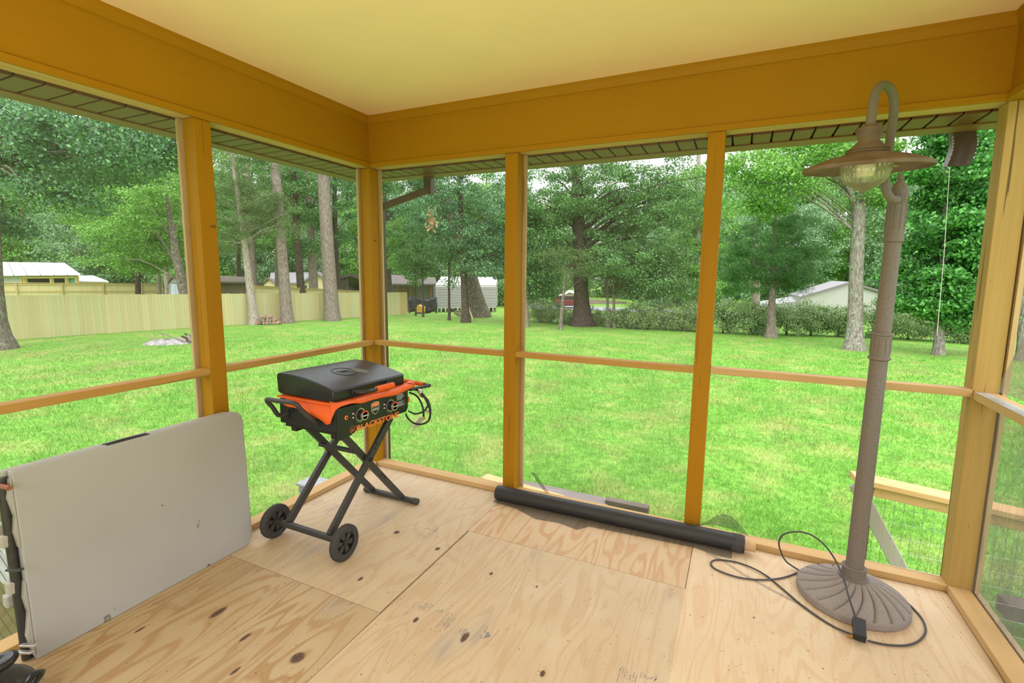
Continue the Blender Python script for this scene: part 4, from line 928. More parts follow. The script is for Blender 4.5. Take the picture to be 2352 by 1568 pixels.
# white pipes and netting past the folded table
PVC = plain('white_pvc', (.72, .74, .78), .4, var=.04)
for i, (a, b) in enumerate((((-30, 1195), (62, 1318)), ((-40, 1245), (58, 1345)), ((-30, 1285), (62, 1372)))):
    p0, p1 = on_x(*a, -.55-.05*i), on_x(*b, -.42-.05*i); p1 = p1+(p1-p0)*.6
    tag(obj('pvc_pipe', MB().tube([p0, p1], .022, 12), PVC, None, smooth=50), ('upper', 'middle', 'lower')[i]+' white plastic pipe leaning outside behind the folded table', 'pipe', 'white pipes')
mb = MB(); o0 = on_x(-60, 1130, -.36); o1 = on_x(110, 1395, -.36)
for i in range(34):
    y = o0[1]-.1+i*.026
    mb.tube([(-.36, y, -.9), (-.36, y+.35, .35)], .0012, 4, False); mb.tube([(-.36, y, .35), (-.36, y+.35, -.9)], .0012, 4, False)
tag(obj('wire_netting', mb, plain('grey_netting', (.22, .25, .24), .5, .5)), 'roll of grey wire netting outside behind the folded table', 'netting', kind='stuff')
q = on_x(6, 1165, -.6)
tag(obj('plywood_scrap', MB().box((-.75, q[1]-.35, -.9), (-.72, q[1]+.12, q[2]+.06)), PLY[3]), 'orange plywood scrap standing outside at the far left edge', 'board')

# ================================================================== THINGS ON THE PORCH
def text_obj(name, body, mat, parent, loc, right, up, height, width=None, ext=.0006, bold=0.):
    cu = bpy.data.curves.new(name, 'FONT'); cu.body = body; cu.size = height/.70; cu.extrude = ext; cu.offset = bold; cu.resolution_u = 3
    cu.materials.append(mat)
    o = bpy.data.objects.new(name, cu); COL.objects.link(o)
    r = Vector(right).normalized(); u = Vector(up); u = (u-r*u.dot(r)).normalized(); n_ = r.cross(u)
    o.parent = parent; sx = 1.
    bpy.context.view_layer.update()
    if width:
        sx = width/max(1e-4, o.dimensions.x)
    p = Vector(loc)-root_loc(parent)
    me = bpy.data.meshes.new_from_object(o.evaluated_get(bpy.context.evaluated_depsgraph_get())); bpy.data.objects.remove(o); bpy.data.curves.remove(cu)
    o = bpy.data.objects.new(name, me); COL.objects.link(o); o.parent = parent
    if not me.materials: me.materials.append(mat)
    o.matrix_local = Matrix(((r.x*sx, u.x, n_.x, p.x), (r.y*sx, u.y, n_.y, p.y), (r.z*sx, u.z, n_.z, p.z), (0, 0, 0, 1)))
    return o
BLACKM = NT('black_powder_coat'); BLACKM.base((.016, .017, .018)); BLACKM.set(.34, 0, .5); BLACKM.bump(BLACKM.noise(BLACKM.coord(), 600, 2), .10, .001); BLACKM = BLACKM.m
LEGM = NT('grey_black_steel'); LEGM.base((.052, .050, .049)); LEGM.set(.42, .2, .5); LEGM = LEGM.m
ORG = NT('orange_silicone'); ORG.base((.86, .135, .012)); ORG.set(.42, 0, .4); ORG = ORG.m
ORGP = plain('orange_print', (.85, .20, .03), .5, var=.03); SILV = plain('brushed_silver', (.62, .60, .57), .3, .85, var=.05); WHITEP = plain('white_print', (.75, .75, .73), .5, var=.04)
REDP = plain('red_accent', (.70, .06, .02), .35, var=.03); BRASS = plain('brass', (.62, .36, .12), .3, .9)
HOSE = plain('black_hose', (.02, .02, .019), .45); TAGM = plain('grey_paper_tag', (.55, .52, .50), .7)

# ---- folded table ------------------------------------------------------
TBL = NT('grey_table_plastic'); _f = TBL.noise(TBL.coord(), 2.2, 3); _c = TBL.ramp(_f, [(.3, (.385, .39, .385)), (.7, (.42, .425, .415))])
_co = TBL.n('TexCoord')
for (px, py, ry, rz, s) in ((478, 1299, .011, .014, 1.), (245, 1420, .016, .020, .75), (384, 1358, .008, .012, .9), (372, 1366, .02, .022, .35), (455, 1207, .008, .012, .5), (375, 1161, .005, .005, .9), (458, 1197, .005, .008, .45), (420, 1345, .004, .02, .3), (262, 1398, .004, .008, .3)):
    c = on_x(px, py, .115); mp = TBL.n('Mapping'); TBL.link(_co.outputs['Object'], mp.inputs[0]); mp.inputs['Location'].default_value = (0, -(c[1]+1.665), -c[2])
    sm = TBL.n('VectorMath', operation='MULTIPLY'); TBL.link(mp.outputs[0], sm.inputs[0]); sm.inputs[1].default_value = (0, 1/ry, 1/rz)
    wob = TBL.n('VectorMath', operation='ADD'); nz = TBL.n('TexNoise'); nz.inputs['Scale'].default_value = 90; TBL.link(_co.outputs['Object'], nz.inputs['Vector']); TBL.link(sm.outputs[0], wob.inputs[0]); TBL.link(nz.outputs['Color'], wob.inputs[1])
    sb = TBL.n('VectorMath', operation='SUBTRACT'); TBL.link(wob.outputs[0], sb.inputs[0]); sb.inputs[1].default_value = (.5, .5, .5)
    mu = TBL.n('VectorMath', operation='MULTIPLY'); TBL.link(sb.outputs[0], mu.inputs[0]); mu.inputs[1].default_value = (0, 1, 1)
    ln = TBL.n('VectorMath', operation='LENGTH'); TBL.link(mu.outputs[0], ln.inputs[0])
    inner = (.3, .3, .3) if s > .7 else (1, 1, 1)
    _c = TBL.mix(TBL.math('MULTIPLY', TBL.ramp(ln.outputs['Value'], [(.0, inner), (.75, (1, 1, 1)), (1., (0, 0, 0))]), s), _c, (.10, .075, .05))
TBL.base(_c); TBL.set(.5, 0, .35); TBL = TBL.m
TBR = plain('grey_table_edge', (.40, .385, .34), .55, var=.05, scale=12)
t = thing('folding_table', (0., -1.665, 0), 'grey plastic folding table folded in half and leaning on the left wall', 'table')
xf = lambda z: .121-.025*z/.776
def table_panel(x_off, th, z0=0., mat=TBL, y0=-2.142, y1=-1.192, top=.776):
    r = .06; pts = [(y0, z0), (y1-r, z0)]
    pts += [(y1-r+r*math.sin(a), z0+r-r*math.cos(a)) for a in np.linspace(.2, 1.57, 6)]
    pts += [(y1-r+r*math.cos(a), top-r+r*math.sin(a)) for a in np.linspace(0, 1.57, 7)]
    pts += [(y0, top)]
    return MB().prism([(xf(z)-x_off, y, z) for y, z in pts], (-th, 0, 0))
obj('front_panel', table_panel(0, .034), TBL, t, bevel=.006); obj('back_panel', table_panel(.046, .034, 0, TBR, -2.15, -1.20, .77), TBR, t, bevel=.006)
obj('inner_frame', table_panel(.033, .014, .01, GAP, -2.125, -1.215, .755), GAP, t)
ht = lambda z: (xf(z)-.040, -2.158, z)
obj('hinge_tube', MB().tube([ht(.006), ht(.75)], .0155, 14), plain('dark_steel_tube', (.055, .055, .05), .4, .4, var=.2), t, smooth=50)
for (px, py, xo, w) in ((12, 1222, -.035, .022), (32, 1250, .0, .022), (48, 1358, .0, .022), (38, 1385, -.035, .022)):
    c = on_y(px, py, -2.165); zc_ = c[2]
    obj('hinge_lug', MB().prism([(xf(zc_)+xo-.066, -2.185, zc_-.022), (xf(zc_)+xo-.030, -2.185, zc_-.022), (xf(zc_)+xo-.026, -2.150, zc_-.022), (xf(zc_)+xo-.07, -2.150, zc_-.022)], (0, 0, .05)), TBR, t, bevel=.006)
for (z0, z1, d) in ((.745, .60, .016), (.60, .47, .012), (.33, .20, .012), (.20, .02, .018)):
    zz = (z0+z1)/2; obj('edge_scallop', MB().prism([(xf(z0)-.002, -2.142, z0), (xf(z0)-.002, -2.142-d*.2, z0), (xf(zz)-.002, -2.142-d, zz), (xf(z1)-.002, -2.142-d*.3, z1), (xf(z1)-.002, -2.142, z1)], (-.030, 0, 0)), TBR, t, bevel=.003)
c = on_y(8, 1117, -2.165); obj('cross_wire', MB().tube([(c[0]-.05, -2.17, c[2]), (c[0]+.05, -2.165, c[2]+.004)], .009, 8), plain('red_brown_rod', (.30, .08, .04), .5), t)
for (px, py) in ((38, 1307), (70, 1480), (62, 1496)):
    c = on_y(px, py, -2.17); obj('locking_clip', MB().beam((c[0]-.035, -2.185, c[2]-.003), (c[0]+.03, -2.165, c[2]+.004), .016, .008), SILV if py > 1400 else LEGM, t, bevel=.002)
yh0, yh1 = on_x(240, 1020, .06)[1], on_x(333, 997, .06)[1]
obj('carry_handle', MB().tube(smooth_path([(.066, yh0, .766), (.066, yh0+.03, .771), (.066, yh1-.03, .771), (.066, yh1, .766)], 4), .010, 8), BLACKM, t, smooth=50)
obj('handle_slot', MB().box((.052, yh0-.005, .7725), (.092, yh1+.005, .7765)), GAP, t)

# ---- griddle on its folding wheeled stand -------------------------------
gr = thing('griddle', (.44, -.75, 0), 'black two-burner griddle on a folding wheeled X-stand with an orange mat under its lid', 'griddle')
tz = lambda p: (p[0], p[1], p[2]-.03*(p[1]+.75))
def T(mb): mb.v = [tz(p) for p in mb.v]; return mb
lid = [(.630, .834), (.631, .893), (.624, .903), (.56, .922), (.48, .941), (.40, .955), (.32, .963), (.235, .965), (.213, .958), (.205, .94), (.212, .85), (.235, .842)]
def lid_z(x): 
    P = sorted([(a, b) for a, b in lid[2:9]]); return float(np.interp(x, [p[0] for p in P], [p[1] for p in P]))
lo = obj('lid', T(MB().prism([(x, -1.052, z) for x, z in lid], (0, .602, 0))), BLACKM, gr, smooth=25, bevel=.006)
for y in (-1.0535, -.4485):
    obj('lid_bolt', T(MB().lathe([(0, -.002), (.006, -.002), (.006, .003), (0, .004)], (.237, y, .868), 10, Matrix.Rotation(math.radians(90), 4, 'X'))), GAP, lo)
# pressed emblem: ring and three flames
mb = MB(); ex, ey = .44, -.775
for rr_ in (.074, .066): mb.tube([(ex+rr_*math.cos(a), ey+rr_*math.sin(a), lid_z(ex+rr_*math.cos(a))+.0004) for a in np.linspace(0, 2*math.pi, 41)], .0009, 5, False)
emb = obj('emblem_ring', T(mb), GAP, lo)
for dy in (-.026, 0, .026):
    obj('flame', T(MB().tube([(ex+.035*s, ey+dy+.010*math.sin(s*3.2), lid_z(ex+.035*s)+.0012) for s in np.linspace(-1, 1, 11)], [.0005+.0010*(1-abs(s)) for s in np.linspace(-1, 1, 11)], 5, False)), GAP, emb)
stain = MB().grid([[(.475+u, -.68+v+u*.3, lid_z(.475+u)+.0009) for v in np.linspace(-.04+abs(u)*.5, .045-abs(u)*.3, 5)] for u in np.linspace(-.045, .05, 6)])
obj('dust_patch', T(stain), plain('dry_film', (.16, .15, .125), .7, var=.25, scale=60), lo)
hp = [(.628, -.905, .866), (.655, -.905, .868), (.690, -.888, .872), (.705, -.85, .874), (.705, -.67, .874), (.690, -.632, .872), (.655, -.615, .868), (.628, -.615, .866)]
lh = obj('lid_handle', T(MB().tube(smooth_path(hp, 5), .0105, 12)), BLACKM, gr, smooth=60)
obj('orange_grip', T(MB().tube([(.705, -.80, .874), (.705, -.797, .874), (.705, -.79, .874), (.705, -.662, .874), (.705, -.655, .874), (.705, -.652, .874)], [.015, .0175, .0155, .0155, .0175, .015], 14)), ORG, lh, smooth=60)
mb = MB()
for k in range(11):
    for a in np.arange(0, 6.28, .8): mb.box((.705+.0155*math.cos(a)-.002, -.785+.0115*k-.003, .874+.0155*math.sin(a)-.002), (.705+.0155*math.cos(a)+.002, -.785+.0115*k+.003, .874+.0155*math.sin(a)+.002))
gt = obj('grip_studs', T(mb), ORG, lh); gt['kind'] = 'stuff'
for y in (-.905, -.615): obj('handle_collar', T(MB().lathe([(.018, 0), (.018, .006), (.013, .010), (0, .010)], (.630, y, .866), 14, Matrix.Rotation(math.radians(90), 4, 'Y'))), BLACKM, lh, smooth=40)
# body
body = obj('body', T(MB().box((.215, -1.05, .672), (.640, -.455, .815))), BLACKM, gr, bevel=.006)
obj('body_underside', T(MB().box((.235, -1.03, .650), (.62, -.475, .672))), GAP, gr)
for (x, y) in ((.28, -1.053), (.30, -1.053), (.29, -1.053)): pass
PX = .660
pan = [(-1.052, .806), (-1.052, .650), (-1.035, .628), (-.955, .640), (-.90, .662), (-.475, .662), (-.452, .685), (-.452, .806)]
panel = obj('front_panel', T(MB().prism([(PX-.016, y, z) for y, z in pan], (.016, 0, 0))), BLACKM, gr, bevel=.002)
def on_panel(y, z, h=0.): return Vector(tz((PX+h, y, z)))
RU = (Vector(tz((0, 1, 0)))-Vector(tz((0, 0, 0))), Vector((0, 0, 1)))
mx90 = Matrix.Rotation(math.radians(90), 4, 'Y')
for k, (py, px) in enumerate(((952, 829), (931, 898))):
    c = on_x(px, py, PX+.004); y, z = c[1], c[2]+.03*(c[1]+.75)
    kn = obj('control_knob', T(MB().lathe([(.027, 0), (.027, .012), (.0255, .03), (.024, .034), (0, .034)], (PX, y, z), 24, mx90)), BLACKM, gr, smooth=40)
    obj('silver_bezel', T(MB().lathe([(.031, 0), (.037, 0), (.037, .004), (.031, .004), (.031, 0)], (PX, y, z), 32, mx90)), SILV, kn, smooth=40)
    obj('silver_cap', T(MB().lathe([(.027, .026), (.028, .030), (.027, .036), (.021, .036), (.021, .034)], (PX, y, z), 28, mx90)), SILV, kn, smooth=40)
    obj('pointer_bar', T(MB().box((PX+.03, y-.024, z-.004), (PX+.042, y+.024, z+.004))), SILV, kn, bevel=.002)
    obj('red_arc', T(MB().grid([[(PX+.0372, y+r_*math.cos(a), z+r_*math.sin(a)) for a in np.linspace(.5, 2.4, 9)] for r_ in (.0195, .0285)])), REDP, kn)
    mb = MB()
    for a in np.linspace(3.0, 5.6, 9): mb.box((PX, y+.043*math.cos(a)-.002, z+.043*math.sin(a)-.0013), (PX+.0008, y+.043*math.cos(a)+.002, z+.043*math.sin(a)+.0013))
    mb.box((PX, y-.001, z+.042), (PX+.0008, y+.001, z+.046))
    for zz in (.018, -.004): mb.box((PX, y-.062, z+zz-.004), (PX+.0008, y-.052, z+zz+.004))
    pr_ = obj('dial_marks', T(mb), WHITEP, panel); pr_['kind'] = 'stuff'
    obj('orange_tick', T(MB().box((PX, y-.049, z+.014), (PX+.0009, y-.045, z+.020))), ORGP, panel)
# brand lettering as on the panel
b0, b1 = on_x(818.5, 990.5, PX), on_x(915.5, 956.5, PX)
wv = Vector(b1)-Vector(b0)
text_obj('lettering', 'BLACKSTONE', ORGP, gr, Vector(b0)+Vector((.0004, 0, 0)), wv, (0, 0, 1), .032, wv.length, .0006, .0012)
lc = on_x(811, 987, PX)
mb = MB().tube([(PX+.0006, lc[1]+.0205*math.cos(a), lc[2]+.0205*math.sin(a)) for a in np.linspace(.35, 6.0, 30)], .0011, 5, False)
lg = obj('logo_ring', mb, ORGP, gr)
for d_ in (-.007, 0, .007): obj('logo_stroke', MB().tube([(PX+.0006, lc[1]+d_-.005, lc[2]-.008+d_*.2), (PX+.0006, lc[1]+d_+.0, lc[2]+.001), (PX+.0006, lc[1]+d_+.005, lc[2]+.008+d_*.2)], [.0006, .0014, .0006], 5, False), ORGP, lg)
dc = on_x(795, 959, PX)
ig = obj('igniter_button', MB().lathe([(.0125, 0), (.0125, .002), (.008, .0035), (.0, .0035)], (PX, dc[1], dc[2]), 20, mx90), ORGP, gr, smooth=40)
obj('igniter_mark', MB().lathe([(.0045, .0036), (.006, .0036), (.006, .0042), (.0045, .0042), (.0045, .0036)], (PX, dc[1], dc[2]), 14, mx90), REDP, ig)
# shield badge
bc = on_x(862, 936, PX); by, bz = bc[1], bc[2]
sh = lambda s: [(by-.033*s, bz+.030*s), (by, bz+.036*s), (by+.033*s, bz+.030*s), (by+.033*s, bz-.016*s), (by+.02*s, bz-.028*s), (by, bz-.040*s), (by-.02*s, bz-.028*s), (by-.033*s, bz-.016*s)]
bd = obj('badge', MB().prism([(PX, y, z) for y, z in sh(1)], (.0008, 0, 0)), WHITEP, gr)
obj('badge_field', MB().prism([(PX+.0008, y, z) for y, z in sh(.93)], (.0004, 0, 0)), BLACKM, bd)
obj('badge_sky', MB().prism([(PX+.0012, y, z) for y, z in ((by-.0305, bz+.028), (by, bz+.0335), (by+.0305, bz+.028), (by+.0305, bz+.008), (by-.0305, bz+.008))], (.0003, 0, 0)), ORGP, bd)
obj('badge_mountain', MB().prism([(PX+.0015, y, z) for y, z in ((by-.030, bz+.0), (by-.012, bz+.013), (by-.006, bz+.009), (by+.003, bz+.018), (by+.014, bz+.008), (by+.02, bz+.011), (by+.030, bz+.0))], (.0003, 0, 0)), plain('slate_print', (.09, .10, .11), .5), bd)
obj('badge_snow', MB().prism([(PX+.0018, y, z) for y, z in ((by-.004, bz+.011), (by+.003, bz+.018), (by+.011, bz+.010), (by+.004, bz+.012))], (.0002, 0, 0)), WHITEP, bd)
text_obj('badge_text', 'BLACKSTONE', WHITEP, bd, (PX+.0017, by-.023, bz+.018), RU[0], RU[1], .0055, .046, .0002)
text_obj('badge_text', 'ON THE GO', WHITEP, bd, (PX+.0015, by-.027, bz-.014), RU[0], RU[1], .0125, .054, .0002, .0004)
# small print block at the right end of the panel
mb = MB(); rr = random.Random(3)
for blk in (0, 1):
    for k in range(7 if blk == 0 else 6):
        z = .788-.0058*k-.048*blk; mb.box((PX, -.565, z), (PX+.0006, -.565+rr.uniform(.05, .085), z+.0034))
wp = obj('small_print', T(mb), plain('grey_print', (.35, .36, .37), .5), panel); wp['kind'] = 'stuff'
# silicone mat: four draped sides with a pinched corner
def mat_side(lo_px, hi_px, plane, c):
    f = on_x if plane == 'x' else on_y
    a = [f(x, y, c) for x, y in lo_px]; b = [f(x, y, c-.022 if plane == 'x' else c+.028) for x, y in hi_px]
    n_ = 26
    def rs(P):
        P = np.array(P); d = np.r_[0, np.cumsum(np.linalg.norm(np.diff(P, axis=0), axis=1))]; s = np.linspace(0, d[-1], n_)
        return [np.array([np.interp(v, d, P[:, k]) for k in range(3)]) for v in s]
    A, B = rs(a), rs(b); return [[B[i]*(1-f_)+A[i]*f_+np.array([.010*math.sin(f_*3.1), 0, .006*math.sin(i*.9)*f_*(1-f_)]) for i in range(n_)] for f_ in np.linspace(0, 1, 5)]
front = mat_side([(759, 972), (767, 945), (775, 938), (785, 932.5), (808, 926), (833, 926), (852, 919), (875, 913), (907, 908), (926, 900), (950, 889)], [(757, 922), (770, 925), (800, 918), (833, 910), (860, 903), (890, 895), (915, 887), (932, 880), (951, 878)], 'x', .678)
left = mat_side([(651, 929), (662, 934), (675, 935.5), (694, 942.5), (711, 949.5), (727, 959), (741, 967), (750, 975.5), (758, 973)], [(656, 908), (675, 911), (700, 915), (720, 918), (740, 921), (757, 924)], 'y', -1.075)
om = obj('silicone_mat', MB().grid(front), ORG, gr, smooth=60, solid=.0025); obj('mat_end', MB().grid(left), ORG, om, smooth=60, solid=.0025)
obj('mat_top', T(MB().box((.225, -1.075, .826), (.66, -.425, .836))), ORG, om, bevel=.004)
pk = [on_x(932, 880, .655), on_x(951, 878, .678), on_x(950, 889, .678), on_x(940, 874, .64)]
obj('mat_corner', MB().grid([[pk[3], pk[0]], [on_y(951, 876, -.40), pk[1]], [on_y(949, 886, -.40), pk[2]]]), ORG, om, solid=.0025)
# side handles
m1, m2 = on_y(661, 949, -1.05), on_y(731, 968, -1.05); o1, o2 = on_y(613, 918, -1.165), on_y(676, 926, -1.165); k1, k2 = on_y(640, 953, -1.10), on_y(716, 962, -1.10)
sh_ = obj('side_handle', MB().tube(smooth_path([m1, k1, (k1+o1)/2, o1, (o1*.6+o2*.4)+(0, -.004, .003), o2, (o2+k2)/2+(0, -.01, .008), k2, m2], 5), .0125, 12), LEGM, gr, smooth=60)
for m in (m1, m2): obj('handle_bracket', MB().box((m[0]-.012, -1.056, m[2]-.028), (m[0]+.012, -1.048, m[2]+.022)), BLACKM, sh_, bevel=.002)
a1, a2, a3 = on_y(925, 874, -.27), on_y(981, 884, -.27), on_y(942, 894, -.44)
rh = obj('side_handle', MB().tube(smooth_path([(.25, -.45, .80), (.27, -.33, .80), a1-(.15, 0, 0), a1, a2, a2*.93+a3*.07+(.012, -.01, -.002), a3], 5), .0115, 12), LEGM, gr, smooth=60)
obj('orange_grip', MB().tube([a1-(.06, 0, 0), a1, a1*.35+a2*.65, a1*.12+a2*.88], [.0155, .0155, .0155, .0165], 12), ORG, rh, smooth=60)
# X-stand
for (x, tag_) in ((.600, 'f'), (.285, 'b')):
    lw = .024
    obj('stand_leg', MB().beam((x, -1.085, .107), (x, -.555, .632), .044, lw, (1, 0, 0)), LEGM, gr, bevel=.002)
for x in (.567, .315):
    obj('stand_leg', MB().beam((x, -.412, .026), (x, -.955, .650), .040, .022, (1, 0, 0)), LEGM, gr, bevel=.002)
obj('stand_strut', MB().tube([(.30, -.848, .50), (.575, -.848, .50)], .0145, 14), LEGM, gr, smooth=50)
obj('foot_tube', MB().tube([(.262, -.405, .021), (.655, -.405, .021)], .0185, 16), LEGM, gr, smooth=50)
for (x0, x1) in ((.238, .278), (.648, .692)): obj('foot_cap', MB().tube([(x0, -.405, .022), (x0+.004, -.405, .022), (x1-.004, -.405, .022), (x1, -.405, .022)], [.019, .022, .022, .019], 16), LEGM, gr, smooth=50)
obj('axle', MB().tube([(.195, -1.092, .098), (.70, -1.092, .098)], .019, 16), LEGM, gr, smooth=50)
for x in (.613, .272):
    c = (x, -.763, .428); obj('pivot_bolt', MB().tube([(c[0]-.012, c[1], c[2]), (c[0]+.012, c[1], c[2])], .011, 10), GAP, gr)
for (x, y, z) in ((.6125, -.70, .505), (.6125, -.72, .485), (.579, -.62, .272), (.579, -.60, .25)):
    obj('bolt_head', MB().tube([(x-.002, y, z), (x+.003, y, z)], .0055, 8), GAP, gr)
TIRE = NT('tyre_rubber'); TIRE.base((.05, .048, .047)); TIRE.set(.7, 0, .3); TIRE.bump(TIRE.noise(TIRE.coord(), 60, 3), .5, .004); TIRE = TIRE.m
for x, face in ((.712, 1), (.186, 1)):
    R_ = .097; Mw = Matrix.Translation((x, -1.092, R_+.001)) @ mx90
    def trad(t_, i): return 1+.022*(1 if (int(t_/(2*math.pi)*40)+(i % 2)) % 2 else 0) if i in (3, 4, 5, 6) else 1
    w = obj('wheel', MB().lathe([(.060, -.016), (.078, -.019), (.090, -.017), (.0945, -.011), (.0955, -.004), (.0955, .004), (.0945, .011), (.090, .017), (.078, .019), (.060, .016), (.058, 0), (.060, -.016)], (0, 0, 0), 80, Mw, trad), TIRE, gr, smooth=40)
    obj('rim', MB().lathe([(.060, -.012), (.062, .012), (.056, .012), (.056, -.012), (.060, -.012)], (0, 0, 0), 40, Mw), BLACKM, w, smooth=40)
    for k in range(6):
        a = 2*math.pi*k/6+.3; poly = [(.014, -.007), (.058, -.017), (.058, .017), (.014, .007)]
        obj('spoke', MB().prism([Mw @ Vector((u*math.cos(a)-v_*math.sin(a), u*math.sin(a)+v_*math.cos(a), -.006)) for u, v_ in poly], Mw.to_3x3() @ Vector((0, 0, .013))), LEGM, w, bevel=.001)
    obj('hub', MB().lathe([(0, -.02), (.016, -.02), (.018, 0), (.016, .014), (.008, .018), (0, .018)], (0, 0, 0), 18, Mw), BLACKM, w, smooth=40)
    obj('back_web', MB().lathe([(0, -.009), (.058, -.009), (.058, -.006), (0, -.006)], (0, 0, 0), 24, Mw), GAP, w)
# gas hose, regulator and tags hanging at the right end
hpath = lambda P, c, r, n: obj(n, MB().tube(smooth_path([on_y(x, y, c+.012*math.sin(i*1.7)) for i, (x, y) in enumerate(P)], 5), r, 8), HOSE, gr, smooth=60)
h1 = hpath([(934, 896), (950, 894), (968, 902), (980, 922), (988, 945), (985, 965), (968, 974), (950, 971), (937, 960), (932, 950)], -.40, .0062, 'gas_hose')
hpath([(940, 901), (956, 908), (966, 922), (972, 940), (973, 958)], -.39, .0062, 'gas_hose'); hpath([(938, 943), (952, 950), (968, 947), (979, 938), (984, 922), (976, 912), (968, 908)], -.41, .0058, 'gas_hose')
hpath([(985, 965), (989, 945), (984, 922), (972, 906), (962, 897)], -.385, .006, 'gas_hose')
p = on_y(973, 956, -.385); obj('brass_fitting', MB().tube([p+(0, 0, .008), p-(0, 0, .016)], .008, 8), BRASS, gr)
p = on_y(968, 909, -.40); obj('brass_fitting', MB().tube([p+(-.012, 0, .006), p+(.014, 0, -.006)], .009, 8), BRASS, gr)
p = on_y(965, 899, -.40); obj('regulator', MB().lathe([(.0, -.01), (.017, -.008), (.019, .006), (.012, .012), (0, .013)], p, 14, Matrix.Rotation(.8, 4, 'Y')), SILV, gr, smooth=40)
flat = [on_y(x, y, -.37) for x, y in ((963, 958), (978, 960), (953, 984), (947, 980))]
obj('paper_tag', MB().prism(flat, (0, .002, 0)), TAGM, gr); obj('clip_tag', MB().prism([on_y(x, y, -.385) for x, y in ((978, 941), (988, 943), (987, 949), (977, 947))], (0, .006, 0)), TAGM, gr)
p = on_y(938.5, 918, -.44); obj('orange_toggle', MB().tube([p+(0, 0, .018), p-(0, 0, .014)], .0065, 8), ORG, gr)
# small brackets under the body
for (x, y) in ((.30, -1.02), (.60, -1.02), (.30, -.9)): obj('leg_bracket', T(MB().box((x-.02, y-.012, .628), (x+.02, y+.03, .655))), GAP, gr, bevel=.003)

# ---- roll of black screen -------------------------------------------------
RM = NT('rolled_black_screen'); RM.base(RM.ramp(RM.noise(RM.coord((1.2, 70, 70)), 4, 3), [(.3, (.017, .017, .017)), (.75, (.036, .035, .034))])); RM.set(.5, 0, .4); RM.bump(RM.noise(RM.coord((500, 500, 500)), 1), .2, .001); RM = RM.m
ra_, rb_ = np.array([1.125, -.092, .049]), np.array([2.660, -.062, .049])
t = thing('screen_roll', (1.89, -.077, 0), 'long black roll of window screen lying along the back sill', 'roll of screen')
spiral = []
obj('rolled_mesh', MB().tube([ra_, ra_+(.01, 0, 0), rb_-(.01, 0, 0), rb_], [.0465, .048, .048, .0465], 28), RM, t, smooth=60)
obj('cardboard_core', MB().tube([rb_-(.05, 0, 0), rb_+(.055, .001, 0)], .031, 20), plain('cardboard', (.56, .36, .19), .85, var=.08, scale=40), t, smooth=50)
obj('core_hole', MB().tube([rb_+(.0552, .001, 0), rb_+(.0556, .001, 0)], .026, 20), GAP, t)
mb = MB(); rows = []
for f in np.linspace(0, 1, 5):
    r_ = .050+.004*f; rows.append([(2.60+.05*f+.012*math.sin(a*2), -.063-math.cos(a)*r_*1.02+.0, .049+math.sin(a)*r_) for a in np.linspace(-.9, 2.3, 12)])
obj('curled_end', MB().grid(rows), SCREEN_L, t, smooth=60)
# loose flat flap under the roll
pts_n = [(1.118, -.145), (1.30, -.165), (1.47, -.235), (1.62, -.215), (1.745, -.245), (1.80, -.175), (2.1, -.155), (2.40, -.135), (2.52, -.165), (2.60, -.16)]
rows = [[(x, y*(1-f)+(-.09)*f, .0025+.004*f) for x, y in pts_n] for f in (0, .5, 1)]
obj('loose_flap', MB().grid(rows), SCREEN_L, t)
rows = []
for f in np.linspace(0, 1, 7):
    rows.append([(2.40+.25*u+.03*f, -.02+.04*math.sin(u*3)-.01*f, .085+.085*math.sin(math.pi*u)*f) for u in np.linspace(0, 1, 9)])
obj('curled_strip', MB().grid(rows), SCREEN_L, t, smooth=60)
tl = on_z(1690, 1300, .004)
obj('loose_strip', MB().grid([[(x, y+dy, .003) for x, y in ((2.47, -.17), (2.56, -.215), (2.66, -.30), (2.80, -.385), (2.92, -.45), (2.99, -.52))] for dy in (0, .022)]), screen_mat('thin_loose_screen', .30, (.18, .18, .17)), t)
# torn screen corner standing up beyond the roll
tag(obj('torn_screen', MB().grid([[on_y(x+dx, y, .06+.01*i) for i, (x, y) in enumerate(((1224, 1085), (1236, 1102), (1250, 1122), (1268, 1142), (1285, 1152)))] for dx in (-5, 0, 4)]), SCREEN_L, None, smooth=60), 'curled dark torn strip of screen behind the left part of the screen roll', 'screen')

# ---- floor-standing lamp post ---------------------------------------------
LM = NT('grey_brown_cast_metal'); LM.base(LM.mix(LM.ramp(LM.noise(LM.coord(), 7, 3), [(.35, (0, 0, 0)), (.7, (1, 1, 1))]), LM.ramp(LM.noise(LM.coord(), 260, 3), [(.3, (.145, .122, .11)), (.7, (.235, .205, .19))]), LM.ramp(LM.noise(LM.coord(), 260, 3), [(.3, (.16, .13, .105)), (.7, (.235, .20, .17))]))); LM.set(.75, .0, .25); LM.bump(LM.noise(LM.coord(), 420, 2), .3, .001); LM = LM.m
LSH = NT('brown_lamp_shade'); LSH.base(LSH.ramp(LSH.noise(LSH.coord(), 9, 4, .6), [(.35, (.14, .092, .06)), (.68, (.225, .17, .125))])); LSH.set(.7, 0, .25); LSH.bump(LSH.noise(LSH.coord(), 300, 2), .2, .001); LSH = LSH.m
LC = np.array([3.127, -.262, 0.])
lp = thing('lamp_post', LC, 'grey-brown gooseneck lamp post on a fluted round base near the right corner', 'lamp')
lean = lambda z: LC+np.array([.0102, .0048, 1.])*z
rows = []; NB = 18; nn = NB*10
prof = [(.218, .001), (.229, .004), (.229, .030), (.224, .036), (.219, .040), (.205, .049), (.17, .066), (.13, .083), (.09, .099), (.062, .111), (.050, .117), (.046, .119)]
